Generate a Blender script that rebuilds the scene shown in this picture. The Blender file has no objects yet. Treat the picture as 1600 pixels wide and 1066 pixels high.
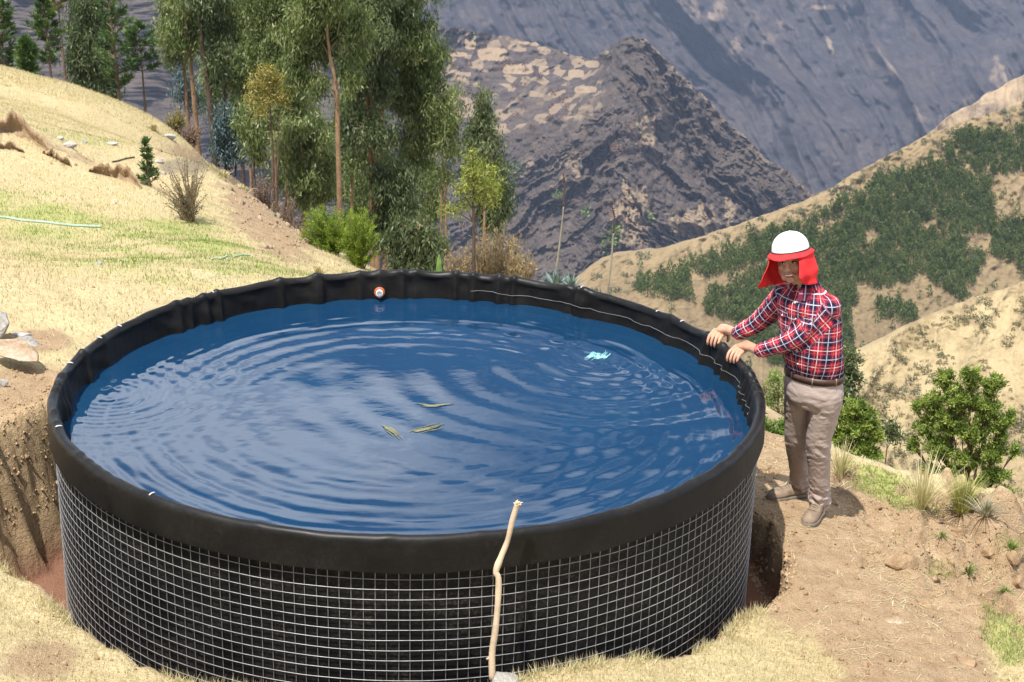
import bpy, bmesh, math, random
import numpy as np
from mathutils import Vector, Matrix

# ------------------------------------------------------------------ camera, sky, sun, exposure
S = bpy.context.scene
F_PX = 2600.0
CAM = np.array([0.0, -8.914, 3.521])
YAW, PITCH, ROLL = 0.064534, 0.353517, math.radians(1.4)
cam_data = bpy.data.cameras.new('camera')
cam = bpy.data.objects.new('camera', cam_data)
S.collection.objects.link(cam)
S.camera = cam
cam_data.sensor_width = 36.0
cam_data.sensor_fit = 'HORIZONTAL'
cam_data.lens = 36.0 * F_PX / 1600.0
cam_data.clip_start = 0.1
cam_data.clip_end = 20000.0
FW = np.array([math.sin(YAW)*math.cos(PITCH), math.cos(YAW)*math.cos(PITCH), -math.sin(PITCH)])
RT = np.array([math.cos(YAW), -math.sin(YAW), 0.0])
UP = np.cross(RT, FW)
cr, sr = math.cos(ROLL), math.sin(ROLL)
RT2 = RT*cr + UP*sr
UP2 = UP*cr - RT*sr
m = Matrix(((RT2[0], UP2[0], -FW[0], CAM[0]), (RT2[1], UP2[1], -FW[1], CAM[1]), (RT2[2], UP2[2], -FW[2], CAM[2]), (0, 0, 0, 1)))
cam.matrix_world = m
cam_data.dof.use_dof = True
cam_data.dof.focus_distance = 9.6
cam_data.dof.aperture_fstop = 14.0

SUN_EL, SUN_AZ = math.radians(65), math.radians(-143)      # azimuth from +y, clockwise: a high sun behind the camera and to its left
SUNV = np.array([math.sin(SUN_AZ)*math.cos(SUN_EL), math.cos(SUN_AZ)*math.cos(SUN_EL), math.sin(SUN_EL)])
world = bpy.data.worlds.new('World')
S.world = world
world.use_nodes = True
wn, wl = world.node_tree.nodes, world.node_tree.links
wn.clear()
w_out = wn.new('ShaderNodeOutputWorld')
w_bg = wn.new('ShaderNodeBackground')
w_sky = wn.new('ShaderNodeTexSky')
w_sky.sky_type = 'NISHITA'
w_sky.sun_disc = False
w_sky.sun_elevation = SUN_EL
w_sky.sun_rotation = SUN_AZ
w_sky.altitude = 3200
w_sky.air_density = 1.0
w_sky.dust_density = 0.4
w_bg.inputs[1].default_value = 0.10
# scattered fair-weather clouds over the whole sky
w_tc = wn.new('ShaderNodeTexCoord')
w_sep = wn.new('ShaderNodeSeparateXYZ')
wl.new(w_tc.outputs['Generated'], w_sep.inputs[0])
w_z = wn.new('ShaderNodeMath'); w_z.operation = 'MAXIMUM'; w_z.inputs[1].default_value = 0.04
wl.new(w_sep.outputs[2], w_z.inputs[0])
w_dx = wn.new('ShaderNodeMath'); w_dx.operation = 'DIVIDE'
w_dy = wn.new('ShaderNodeMath'); w_dy.operation = 'DIVIDE'
wl.new(w_sep.outputs[0], w_dx.inputs[0]); wl.new(w_z.outputs[0], w_dx.inputs[1])
wl.new(w_sep.outputs[1], w_dy.inputs[0]); wl.new(w_z.outputs[0], w_dy.inputs[1])
w_cmb = wn.new('ShaderNodeCombineXYZ')
wl.new(w_dx.outputs[0], w_cmb.inputs[0]); wl.new(w_dy.outputs[0], w_cmb.inputs[1])
w_map = wn.new('ShaderNodeMapping')
w_map.inputs['Location'].default_value = (26.3775, -24.4931, 0)
wl.new(w_cmb.outputs[0], w_map.inputs[0])
w_noise = wn.new('ShaderNodeTexNoise')
w_noise.inputs['Scale'].default_value = 1.15
w_noise.inputs['Detail'].default_value = 7
w_noise.inputs['Roughness'].default_value = 0.55
wl.new(w_map.outputs[0], w_noise.inputs['Vector'])
w_ramp = wn.new('ShaderNodeValToRGB')
w_ramp.color_ramp.elements[0].position = 0.45
w_ramp.color_ramp.elements[1].position = 0.62
wl.new(w_noise.outputs[0], w_ramp.inputs[0])
w_mix = wn.new('ShaderNodeMix'); w_mix.data_type = 'RGBA'
w_mix.inputs[7].default_value = (14.5, 14.9, 15.6, 1)
wl.new(w_ramp.outputs[0], w_mix.inputs[0])
wl.new(w_sky.outputs[0], w_mix.inputs[6])
wl.new(w_mix.outputs[2], w_bg.inputs[0])
wl.new(w_bg.outputs[0], w_out.inputs[0])
sun_data = bpy.data.lights.new('sun', 'SUN')
sun_data.energy = 5.0
sun_data.angle = math.radians(0.6)
sun_data.color = (1.0, 0.955, 0.88)
sun = bpy.data.objects.new('sun', sun_data)
S.collection.objects.link(sun)
sun.rotation_euler = Vector(SUNV).to_track_quat('Z', 'Y').to_euler()
S.view_settings.view_transform = 'Standard'
S.view_settings.look = 'None'
S.view_settings.exposure = 0.72
S.view_settings.gamma = 1.0
S.view_settings.use_curve_mapping = False
S.cycles.volume_bounces = 0
S.cycles.max_bounces = 8
S.cycles.transparent_max_bounces = 12
S.cycles.use_denoising = True

# ------------------------------------------------------------------ rays of the photograph, used to find real positions on the ground
def rays(px, py):
    a = np.asarray(px, float) - 800; b = np.asarray(py, float) - 533
    d = FW*F_PX + a[..., None]*RT2 - b[..., None]*UP2
    return d/np.linalg.norm(d, axis=-1, keepdims=True)
def ray(px, py): return rays(np.array(px), np.array(py))
def atz(px, py, z):
    d = ray(px, py); return CAM + d*((z-CAM[2])/d[2])
def ath(px, py, dist):               # point at a horizontal distance from the camera
    d = ray(px, py); return CAM + d*(dist/math.hypot(d[0], d[1]))
def aty(px, py, y):
    d = ray(px, py); return CAM + d*((y-CAM[1])/d[1])
def mpp(pt):                         # metres per photo pixel at a point
    return float(np.dot(np.asarray(pt)-CAM, FW))/F_PX

# ------------------------------------------------------------------ noise
def _hash(ix, iy, seed):
    n = (ix.astype(np.int64)*374761393 + iy.astype(np.int64)*668265263 + seed*974711) & 0xffffffff
    n = ((n ^ (n >> 13))*1274126177) & 0xffffffff
    return ((n ^ (n >> 16)) & 0xffff)/65535.0
def vnoise(x, y, seed=0):
    ix = np.floor(x); iy = np.floor(y); fx = x-ix; fy = y-iy
    ux = fx*fx*fx*(fx*(fx*6-15)+10); uy = fy*fy*fy*(fy*(fy*6-15)+10)
    a = _hash(ix, iy, seed); b = _hash(ix+1, iy, seed); c = _hash(ix, iy+1, seed); d = _hash(ix+1, iy+1, seed)
    return (a*(1-ux)+b*ux)*(1-uy)+(c*(1-ux)+d*ux)*uy*1.0
def fbm(x, y, octs=4, seed=0, gain=0.5, lac=2.07):
    s = 0; a = 1.0; t = 0
    for o in range(octs):
        s = s + a*(vnoise(x, y, seed+o*17)*2-1); t += a; a *= gain
        x, y = (x*0.8-y*0.6)*lac+11.3, (x*0.6+y*0.8)*lac-7.1
    return s/t
def ridged(x, y, octs=4, seed=0, gain=0.5):
    s = 0; a = 1.0; t = 0
    for o in range(octs):
        n = 1-np.abs(vnoise(x, y, seed+o*17)*2-1)
        s = s + a*n*n; t += a; a *= gain
        x, y = (x*0.8-y*0.6)*2.1+3.3, (x*0.6+y*0.8)*2.1-5.1
    return s/t
def rills(u, v, octs=4, seed=0, gain=0.5, lac=2.1):
    s = 0; a = 1.0; t = 0
    for o in range(octs):
        n = 1-np.abs(vnoise(u+.35*o, v*(.8**o), seed+o*17)*2-1); s = s+a*n*n; t += a; a *= gain; u = u*lac+v*.35+7.7; v = v*1.9-u*.04+3.1
    return s/t
def smooth(a, b, x):
    t = np.clip((x-a)/(b-a), 0, 1); return t*t*(3-2*t)

class TPS:
    def __init__(s, P, V, lam=1e-3):
        s.P = np.asarray(P, float); V = np.asarray(V, float); s.c = s.P.mean(0); s.k = np.abs(s.P-s.c).max()
        p = (s.P-s.c)/s.k; n = len(p)
        K = s.U(np.hypot(p[:, None, 0]-p[None, :, 0], p[:, None, 1]-p[None, :, 1])) + lam*np.eye(n)
        Q = np.c_[np.ones(n), p]; A = np.zeros((n+3, n+3)); A[:n, :n] = K; A[:n, n:] = Q; A[n:, :n] = Q.T
        s.w = np.linalg.solve(A, np.r_[V, 0, 0, 0]); s.p = p
    def U(s, r): return np.where(r > 0, r*r*np.log(np.maximum(r, 1e-12)), 0)
    def __call__(s, x, y):
        x = np.asarray(x, float); y = np.asarray(y, float); sh = x.shape
        X = (x.ravel()-s.c[0])/s.k; Y = (y.ravel()-s.c[1])/s.k
        out = s.w[-3] + s.w[-2]*X + s.w[-1]*Y
        for i in range(len(s.p)):
            r2 = (X-s.p[i, 0])**2+(Y-s.p[i, 1])**2
            out += s.w[i]*0.5*r2*np.log(np.maximum(r2, 1e-20))
        return out.reshape(sh)

# ------------------------------------------------------------------ objects
def tag(o, label=None, cat=None, group=None, kind=None):
    if label: o['label'] = label
    if cat: o['category'] = cat
    if group: o['group'] = group
    if kind: o['kind'] = kind
    return o
def link(o, parent=None):
    S.collection.objects.link(o)
    if parent is not None: o.parent = parent
    return o
def empty(name, loc, label=None, cat=None, group=None, rz=0.0, kind=None):
    o = bpy.data.objects.new(name, None); o.empty_display_size = 0.1
    o.location = [float(v) for v in loc]; o.rotation_euler = (0, 0, rz)
    return tag(link(o), label, cat, group, kind)
def mesh_data(name, V, F, mats=None, attrs=None, shade=True, fmat=None):
    """F: an (n,k) array, or a list of such arrays"""
    me = bpy.data.meshes.new(name)
    V = np.asarray(V, np.float32)
    Fs = [np.asarray(f, np.int32) for f in (F if isinstance(F, list) else [F]) if len(f)]
    loops = np.concatenate([f.ravel() for f in Fs]); tot = np.concatenate([np.full(len(f), f.shape[1], np.int32) for f in Fs])
    me.vertices.add(len(V)); me.vertices.foreach_set('co', V.ravel())
    me.loops.add(len(loops)); me.loops.foreach_set('vertex_index', loops)
    me.polygons.add(len(tot)); me.polygons.foreach_set('loop_start', np.concatenate([[0], np.cumsum(tot)[:-1]]).astype(np.int32))
    me.polygons.foreach_set('loop_total', tot)
    if shade: me.polygons.foreach_set('use_smooth', np.ones(len(tot), bool))
    for mt in (mats if isinstance(mats, (list, tuple)) else [mats]):
        if mt: me.materials.append(mt)
    if fmat is not None: me.polygons.foreach_set('material_index', np.asarray(fmat, np.int32))
    for k, v in (attrs or {}).items():
        v = np.asarray(v, np.float32)
        if v.ndim == 1:
            a = me.attributes.new(k, 'FLOAT', 'POINT'); a.data.foreach_set('value', v)
        else:
            a = me.attributes.new(k, 'FLOAT_VECTOR', 'POINT'); a.data.foreach_set('vector', v.ravel())
    me.update(calc_edges=True); me.validate()
    return me
def obj(name, me, parent=None, label=None, cat=None, group=None, kind=None, loc=None, rot=None):
    o = bpy.data.objects.new(name, me)
    if loc is not None: o.location = [float(v) for v in loc]
    if rot is not None: o.rotation_euler = rot
    return tag(link(o, parent), label, cat, group, kind)
class MB:
    """collects pieces into one mesh"""
    def __init__(s): s.V = []; s.F4 = []; s.F3 = []; s.n = 0; s.A = []
    def add(s, V, F, tone=0.0):
        V = np.asarray(V, float); F = np.asarray(F, int)
        if len(F): (s.F4 if F.shape[1] == 4 else s.F3).append(F+s.n)
        s.V.append(V); s.A.append(np.broadcast_to(np.asarray(tone, float), (len(V),))); s.n += len(V)
        return s
    def data(s, name, mat, shade=True, off=None):
        V = np.concatenate(s.V)
        if off is not None: V = V-np.asarray(off, float)
        F = []
        if s.F4: F.append(np.concatenate(s.F4))
        if s.F3: F.append(np.concatenate(s.F3))
        return mesh_data(name, V, F, mat, {'tone': np.concatenate(s.A)}, shade)
def frames(P):
    P = np.asarray(P, float); T = np.gradient(P, axis=0); T /= np.linalg.norm(T, axis=1, keepdims=True)+1e-12
    N = np.zeros_like(P); a = np.array([0, 0, 1.0]) if abs(T[0, 2]) < .9 else np.array([1.0, 0, 0])
    n = np.cross(T[0], a); n /= np.linalg.norm(n)
    for i in range(len(P)):
        n = n-T[i]*np.dot(n, T[i]); n /= np.linalg.norm(n)+1e-12; N[i] = n
    return T, N, np.cross(T, N)
def tube(P, R, seg=8, cap=True):
    P = np.asarray(P, float); R = np.broadcast_to(np.asarray(R, float), (len(P),)); T, N, B = frames(P)
    th = np.arange(seg)*2*math.pi/seg
    ring = (np.cos(th)[None, :, None]*N[:, None]+np.sin(th)[None, :, None]*B[:, None])*R[:, None, None]+P[:, None]
    V = ring.reshape(-1, 3); i = np.arange(len(P)-1)[:, None]*seg; j = np.arange(seg)[None]; k = (j+1) % seg
    F = np.stack([i+j, i+k, i+seg+k, i+seg+j], -1).reshape(-1, 4)
    if cap:
        V = np.concatenate([V, P[:1], P[-1:]]); a = len(V)-2; L = (len(P)-1)*seg
        jj = np.arange(seg); kk = (jj+1) % seg
        F = np.concatenate([F, np.stack([kk, jj, np.full(seg, a), np.full(seg, a)], -1), np.stack([L+jj, L+kk, np.full(seg, a+1), np.full(seg, a+1)], -1)])
        q = F[-2*seg:, :3]
        return V, F[:-2*seg], q
    return V, F, np.zeros((0, 3), int)
def add_tube(mb, P, R, seg=8, tone=0.0):
    V, F, C = tube(P, R, seg); n = mb.n
    mb.add(V, F, tone)
    if len(C): mb.F3.append(C+n)
def curve_pts(P, n):
    """Catmull-Rom through P"""
    P = np.asarray(P, float); Q = np.concatenate([[2*P[0]-P[1]], P, [2*P[-1]-P[-2]]])
    t = np.linspace(0, len(P)-1-1e-6, n); i = t.astype(int); f = (t-i)[:, None]
    a, b, c, d = Q[i], Q[i+1], Q[i+2], Q[i+3]
    return 0.5*(2*b+(c-a)*f+(2*a-5*b+4*c-d)*f*f+(3*b-a-3*c+d)*f**3)
def grid_faces(nu, nv, wrap=False):
    i = np.arange(nu-1)[:, None]*nv; j = np.arange(nv if wrap else nv-1)[None]; k = (j+1) % nv
    return np.stack([i+j, i+k, i+nv+k, i+nv+j], -1).reshape(-1, 4)

# ------------------------------------------------------------------ materials
class NT:
    def __init__(s, name, rough=0.8, spec=0.3):
        s.m = bpy.data.materials.new(name); s.m.use_nodes = True; s.t = s.m.node_tree; s.b = s.t.nodes['Principled BSDF']
        s.set('Roughness', rough); s.set('Specular IOR Level', spec)
    def set(s, k, v):
        if isinstance(v, bpy.types.NodeSocket): s.t.links.new(v, s.b.inputs[k])
        else: s.b.inputs[k].default_value = (tuple(v)+(1,) if isinstance(v, tuple) and len(v) == 3 and s.b.inputs[k].type == 'RGBA' else v)
        return s
    def node(s, typ, ins=None, **kw):
        n = s.t.nodes.new(typ)
        for k, v in kw.items(): setattr(n, k, v)
        for k, v in (ins or {}).items():
            if isinstance(v, bpy.types.NodeSocket): s.t.links.new(v, n.inputs[k])
            else: n.inputs[k].default_value = (tuple(v)+(1,) if isinstance(v, tuple) and len(v) == 3 and n.inputs[k].type == 'RGBA' else v)
        return n
    def attr(s, name): return s.node('ShaderNodeAttribute', attribute_name=name)
    def coord(s, which='Object', scale=None):
        c = s.node('ShaderNodeTexCoord').outputs[which]
        if scale is not None: c = s.node('ShaderNodeMapping', {'Vector': c, 'Scale': scale}).outputs[0]
        return c
    def noise(s, scale, detail=4, rough=0.55, vec=None, dist=0.0):
        return s.node('ShaderNodeTexNoise', {'Scale': scale, 'Detail': detail, 'Roughness': rough, 'Distortion': dist, **({'Vector': vec} if vec is not None else {'Vector': s.coord()})}).outputs[0]
    def ramp(s, fac, *stops):
        n = s.node('ShaderNodeValToRGB', {'Fac': fac}); e = n.color_ramp.elements
        while len(e) < len(stops): e.new(0.5)
        for q, (p, c) in zip(e, stops):
            q.position = p; q.color = (c, c, c, 1) if isinstance(c, (int, float)) else tuple(c)+(1,)
        return n.outputs[0]
    def mix(s, f, a, b, mode='MIX'):
        return s.node('ShaderNodeMix', {0: f, 6: a, 7: b}, data_type='RGBA', blend_type=mode).outputs[2]
    def math(s, op, a, b=0.0, c=None):
        n = s.node('ShaderNodeMath', {0: a, 1: b, **({2: c} if c is not None else {})}, operation=op); return n.outputs[0]
    def bump(s, h, strength=0.5, dist=0.02, normal=None):
        n = s.node('ShaderNodeBump', {'Height': h, 'Strength': strength, 'Distance': dist, **({'Normal': normal} if normal is not None else {})}); s.set('Normal', n.outputs[0]); return n.outputs[0]
def simple(name, col, rough=0.7, var=0.25, scale=8.0, spec=0.3, bump=0.0, bscale=40.0, bdist=0.01, metallic=0.0):
    t = NT(name, rough, spec); c2 = tuple(v*(1-var) for v in col); c3 = tuple(min(1, v*(1+var)) for v in col)
    t.set('Base Color', t.ramp(t.noise(scale), (0.3, c2), (0.7, c3))); t.set('Metallic', metallic)
    if bump: t.bump(t.noise(bscale, 5), bump, bdist)
    return t.m
def foliage_mat(name, dark, mid, pale, trans=0.25, rough=0.55):
    t = NT(name, rough, 0.35)
    a = t.attr('tone').outputs['Fac']
    c = t.ramp(a, (0.0, dark), (0.55, mid), (1.0, pale))
    t.set('Base Color', c)
    d = t.node('ShaderNodeBsdfTranslucent', {'Color': t.mix(1.0, c, (1.0, 1.15, 0.5), 'MULTIPLY')})
    ms = t.node('ShaderNodeMixShader', {0: trans, 1: t.b.outputs[0], 2: d.outputs[0]})
    t.t.links.new(ms.outputs[0], t.t.nodes['Material Output'].inputs['Surface'])
    return t.m

# ================================================================== THE NEAR GROUND
WATER_Z, FLOOR_Z = -0.185, -1.25
_cp = []
def cz(px, py, z): p = atz(px, py, z); _cp.append((p[0], p[1], z))
def cd(px, py, d): p = ath(px, py, d); _cp.append(tuple(p))
# round the tank
cz(85, 690, -.38); cz(0, 640, -.30); cz(0, 560, -.22); cz(200, 500, -.30); cz(0, 480, -.25); cz(330, 455, -.40)
cz(0, 920, -.36); cz(100, 985, -.40); cz(220, 1080, -.46); cz(0, 1060, -.30)
cz(890, 1066, -.66); cz(955, 1040, -.63); cz(1005, 1056, -.72); cz(1040, 1060, -.78); cz(1150, 1030, -.88); cz(1240, 985, -.95)
cz(1200, 760, -1.0); cz(1270, 815, -1.0); cz(1260, 900, -.98); cz(1400, 950, -1.0); cz(1500, 1020, -1.0); cz(1590, 1060, -1.02)
cz(1300, 745, -1.13); cz(1380, 780, -1.16); cz(1450, 800, -1.28); cz(1590, 840, -1.52); cz(1530, 800, -1.5); cz(1500, 900, -1.2); cz(1600, 950, -1.3)
_cp += [(0.2, -2.7, -.55), (0, -9, 1.85), (-4, -5, .95), (3.5, -5, -.1), (-6, -9, 2.6), (6, -9, .6), (-12, -9, 3.4), (14, -9, -1.5), (-6, -2, .45), (-12, 0, .8),
        (0, 2.5, -.95), (1.2, 2.3, -1.0), (-1.4, 2.4, -.75), (5.2, 0, -2.0), (5.2, -3.5, -1.5)]
# lawn and the ground beyond it
cd(0, 350, 17); cd(120, 400, 14.6); cd(250, 400, 14.3); cd(300, 385, 15.0); cd(480, 440, 12.8); cd(240, 305, 19); cd(120, 310, 19.0)
cd(0, 270, 19.6); cd(0, 192, 21.5); cd(60, 215, 21.7); cd(110, 250, 21.4); cd(200, 275, 21.8)
cd(150, 225, 25.5); cd(0, 150, 31); cd(0, 104, 36); cd(120, 152, 36); cd(190, 172, 36.5); cd(250, 192, 37); cd(310, 230, 33); cd(260, 245, 27.5); cd(330, 280, 25.5)
cd(350, 380, 16.4); cd(430, 395, 16.2); cd(380, 330, 20.5); cd(430, 320, 23.5); cd(480, 385, 18.5); cd(520, 425, 17.3); cd(580, 436, 17.0); cd(505, 438, 13.6); cd(455, 350, 22.5)
def drop(px, py, d, dz): p = ath(px, py, d); _cp.append((p[0], p[1], p[2]-dz))
drop(560, 385, 24, 2.0); drop(640, 430, 24, 1.6); drop(640, 440, 17, .25); drop(740, 436, 19, .4); drop(760, 432, 24, .9); drop(866, 441, 18.3, .0); drop(900, 449, 18.2, .0); drop(948, 462, 18.1, .0); drop(700, 430, 32, 3.0); drop(600, 360, 36, 4.0)
drop(500, 330, 30, 2.2); drop(960, 475, 18, .3); drop(470, 300, 33, 2.5); drop(900, 445, 26, 3.0)
# behind the crest the ground falls away
for az, d0, z0 in ((-14, 36, -3), (-10.9, 36, -3.6), (-8.2, 37, -4.5), (-6.9, 38, -5.1), (-4, 38, -7)):
    for dd, dz in ((5, -2.4), (12, -9), (30, -26)):
        a = math.radians(az); _cp.append((math.sin(a)*(d0+dd), CAM[1]+math.cos(a)*(d0+dd), z0+dz))
_cp += [(0, 30, -11), (3, 40, -18), (8, 30, -14), (-2, 55, -26), (12, 55, -34), (25, 50, -40), (0, 75, -45), (25, 75, -60), (-30, 75, -38), (-30, 50, -17),
        (-20, 20, -1.2), (-14, 22, -1.5), (-30, 30, -3), (-25, 5, 1.5), (-30, -12, 5)]
# right flank
cd(1335, 735, 14.6); cd(1215, 690, 13.5); cd(1500, 785, 16.5); cd(1600, 830, 14.5)
_cp += [(9, 5, -6.2), (14, 10, -10.5), (20, 2, -11), (12, -4, -5), (25, -8, -10), (30, 20, -22), (8, 14, -9.5), (4.5, 12, -7.2)]
_cp = np.array(_cp)
near_tps = TPS(_cp[:, :2], _cp[:, 2], 2e-4)
EDGE_T = np.radians([-180, -168, -158, -148, -135, -117, -100, -85, -74, -62, -52, -44, -36, -26, -12, 0, 9, 20, 60, 120, 150, 165, 180])
EDGE_R = np.array([2.42, 2.72, 2.92, 2.58, 2.47, 2.62, 2.52, 2.42, 2.22, 2.12, 2.20, 2.14, 2.09, 2.20, 2.21, 2.15, 2.07, 2.07, 2.10, 2.10, 2.10, 2.21, 2.42])
def px_of(P):
    d = np.asarray(P)-CAM; z = d@FW
    return 800+F_PX*(d@RT2)/z, 533-F_PX*(d@UP2)/z
def seg_dist(x, y, pts):
    best = np.full(x.shape, 1e9); side = np.zeros(x.shape)
    for (ax, ay), (bx, by) in zip(pts[:-1], pts[1:]):
        dx, dy = bx-ax, by-ay; L = dx*dx+dy*dy; t = np.clip(((x-ax)*dx+(y-ay)*dy)/L, 0, 1)
        d = np.hypot(x-ax-t*dx, y-ay-t*dy); s = (x-ax)*dy-(y-ay)*dx
        side = np.where(d < best, s/math.sqrt(L), side); best = np.minimum(best, d)
    return best, side
BANK1 = [tuple(ath(*q)[:2]) for q in ((-60, 205, 21.6), (20, 212, 21.6), (55, 218, 21.5), (80, 240, 21.2), (110, 256, 21))]
BANK2 = [tuple(ath(*q)[:2]) for q in ((140, 262, 21.6), (165, 276, 21.3), (215, 284, 21.3), (240, 300, 20.6))]
LUMP_C = [tuple(atz(*q[:3])[:2])+(q[3],) for q in ((1470, 790, -1.32, .16), (1560, 800, -1.5, .18), (1430, 830, -1.22, .1), (1520, 845, -1.35, .16), (1590, 870, -1.5, .18), (1480, 880, -1.2, .13),
          (1570, 920, -1.4, .16), (1545, 885, -1.35, .12), (1600, 985, -1.25, .14), (1420, 868, -1.05, .09))]
def ground_z(x, y, detail=True):
    x = np.asarray(x, float); y = np.asarray(y, float)
    z = near_tps(x, y)
    r = np.hypot(x, y); th = np.arctan2(y, x)
    if detail:
        z = z + 0.05*fbm(x*.9, y*.9, 3, 5) + 0.018*fbm(x*4.3, y*4.3, 3, 9)*smooth(30, 8, r)
        fine = smooth(9, 3, r)
        z = z + fine*(0.010*fbm(x*13, y*13, 3, 21)+0.005*fbm(x*34, y*34, 2, 33))
        # broken soil on the right and the dug heap
        soil = smooth(2.6, 3.3, x+.25*y+.15*fbm(x*2, y*2, 2, 3))*smooth(6.5, 4.8, x)*smooth(-3.6, -2.2, y)*smooth(2.6, 1.4, y)
        z = z + soil*(0.115*fbm(x*5.5, y*5.5, 4, 41, .6)+0.07*np.maximum(0, fbm(x*3.1, y*3.1, 3, 43))+.022*fbm(x*15, y*15, 3, 45, .6))
        for lx, ly, lr in LUMP_C:
            q = np.hypot(x-lx, (y-ly))/(lr*1.5)*(1+.35*fbm(x*6, y*6, 2, 47))
            z = z + lr*1.15*np.exp(-q**4)
        for B, hh in ((BANK1, .12), (BANK2, .08)):
            d, s = seg_dist(x, y, B)
            s = s*np.ones_like(x)+.12*fbm(x*3, y*3, 3, 51)
            z = z + hh*smooth(1.6, .0, d)*np.where(s > 0, smooth(0, .16, s)*smooth(1.6, .4, s), -.3*smooth(.5, .05, -s)*smooth(0, .05, -s))
    # the dug pit
    re = np.interp(th, EDGE_T, EDGE_R)
    if detail:
        re = re + .05*fbm(th*9, z*0+1.5, 3, 61) + .035*fbm(x*9, y*9, 3, 63)
        wd = .06+.24*smooth(math.radians(24), 0, np.abs(np.abs(th)-math.pi))
        inside = smooth(re+.015, re-wd, r)
        z = z + .035*np.exp(-((r-re-.07)/.09)**2)*fbm(x*5+9, y*5, 2, 67)
    else: inside = smooth(re, re-.06, r)
    floor = FLOOR_Z + .012*fbm(x*8, y*8, 3, 71)
    if detail:
        rough = 4*inside*(1-inside)*smooth(.05, .15, wd)
        z = z + rough*(.10*fbm(x*6, y*6, 4, 73, .7)+.07*fbm(x*23, y*23, 3, 75, .7))
        z = np.minimum(z, near_tps(x, y)+.06+.35*(1-rough))
    return np.where(z > floor, z*(1-inside)+floor*inside, z)
def axis(lo, hi, c0, c1, fine, grow, cmax):
    a = list(np.arange(c0, c1+fine/2, fine)); s = fine; v = c1
    while v < hi: s = min(s*grow, cmax); v += s; a.append(v)
    s = fine; v = c0; b = []
    while v > lo: s = min(s*grow, cmax); v -= s; b.append(v)
    return np.array(b[::-1]+a)
gx = axis(-34, 34, -3.1, 5.0, .024, 1.035, .8)
gy = axis(-16, 78, -3.2, 2.2, .026, 1.022, .9)
GX, GY = np.meshgrid(gx, gy, indexing='ij')
GZ = ground_z(GX, GY)
R_ = np.hypot(GX, GY); TH_ = np.arctan2(GY, GX); RE_ = np.interp(TH_, EDGE_T, EDGE_R)
PX, PY = px_of(np.stack([GX, GY, GZ], -1))
infront = (np.stack([GX, GY, GZ], -1)-CAM)@FW > 1
PX = np.where(infront, PX, 800); PY = np.where(infront, PY, 3000)
nz1 = fbm(GX*.8, GY*.8, 4, 81); nz2 = fbm(GX*2.6, GY*2.6, 4, 83); nz3 = fbm(GX*7, GY*7, 3, 85)
def blob(cx, cy, rx, ry, rot=0):
    c, s = math.cos(rot), math.sin(rot); u = (PX-cx)*c+(PY-cy)*s; v = -(PX-cx)*s+(PY-cy)*c
    return np.exp(-((u/rx)**2+(v/ry)**2))
# what grows or lies where: green (0..1), bare soil (0..1), dark soil with the man's shadow painted in
green = 0.62*blob(200, 390, 290, 62, .13) + .55*blob(20, 320, 110, 34, .25) + .45*blob(130, 215, 110, 26, .2) + .25*blob(430, 420, 120, 22, .2) + .4*blob(300, 355, 110, 30, .4)
green = green*(.8+.9*nz2) + .25*np.maximum(0, nz1)*blob(180, 300, 400, 160)
green = np.maximum(green, .95*smooth(.25, .6, blob(1390, 765, 95, 28, .42)*(1+.5*nz3)))
green = np.maximum(green, .95*smooth(.3, .6, blob(1570, 985, 62, 42, .9)*(1+.5*nz3)))
for q in ((1270, 730, 25, 14), (1575, 850, 30, 16), (1475, 890, 30, 16), (1450, 790, 26, 14), (1555, 895, 26, 14)):
    green = np.maximum(green, .9*smooth(.25, .6, blob(*q)*(1+.8*nz3)))
def poly_mask(P, soft, wob):
    d = np.full(PX.shape, 1e9); ins = np.zeros(PX.shape, bool); P = list(P)
    for (ax, ay), (bx, by) in zip(P, P[1:]+P[:1]):
        t_ = np.clip(((PX-ax)*(bx-ax)+(PY-ay)*(by-ay))/((bx-ax)**2+(by-ay)**2), 0, 1); d = np.minimum(d, np.hypot(PX-ax-t_*(bx-ax), PY-ay-t_*(by-ay)))
        ins ^= ((ay > PY) != (by > PY)) & (PX < (bx-ax)*(PY-ay)/(by-ay+1e-9)+ax)
    return smooth(-soft, soft, np.where(ins, d, -d)+wob)
soil = poly_mask([(1150, 640), (1240, 650), (1330, 748), (1415, 785), (1450, 778), (1640, 770), (1640, 960), (1560, 950), (1545, 1010), (1580, 1120), (1345, 1120), (1300, 1030), (1235, 985), (1190, 975), (1140, 800)], 22, 16*nz2+12*nz3)
soil = np.maximum(soil, smooth(.35, .7, blob(60, 640, 120, 75)*.9+.25*nz2))
soil = np.maximum(soil, .8*smooth(.35, .75, blob(60, 530, 70, 24)+.3*nz2))
soil = np.maximum(soil, .75*smooth(.35, .8, blob(20, 590, 130, 30)*.7+.3*nz2))
soil = np.maximum(soil, .8*smooth(.3, .7, blob(70, 1030, 95, 45)*.8+.25*nz3))
soil = np.maximum(soil, .9*smooth(.32, .7, blob(425, 335, 115, 66, .8)+.35*nz3))
soil = np.maximum(soil, .8*smooth(.35, .8, blob(330, 240, 110, 26)*.9+.35*nz3))
d1, s1 = seg_dist(GX, GY, BANK1); d2, s2 = seg_dist(GX, GY, BANK2)
soil = np.maximum(soil, smooth(.42, .12, d1+.2*nz3)*.95); soil = np.maximum(soil, smooth(.35, .1, d2+.16*nz3)*.9)
soil = np.maximum(soil, smooth(.3, .6, nz1)*.35)
far = np.maximum(smooth(24, 34, GY), smooth(.3, .6, blob(288, 260, 46, 15)+.15*nz3)*.9*(GY < 24))
pit = smooth(RE_+.05, RE_-.02, R_)*(R_ < 3.3)
slope = np.hypot(*np.gradient(GZ, gx, gy))
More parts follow.
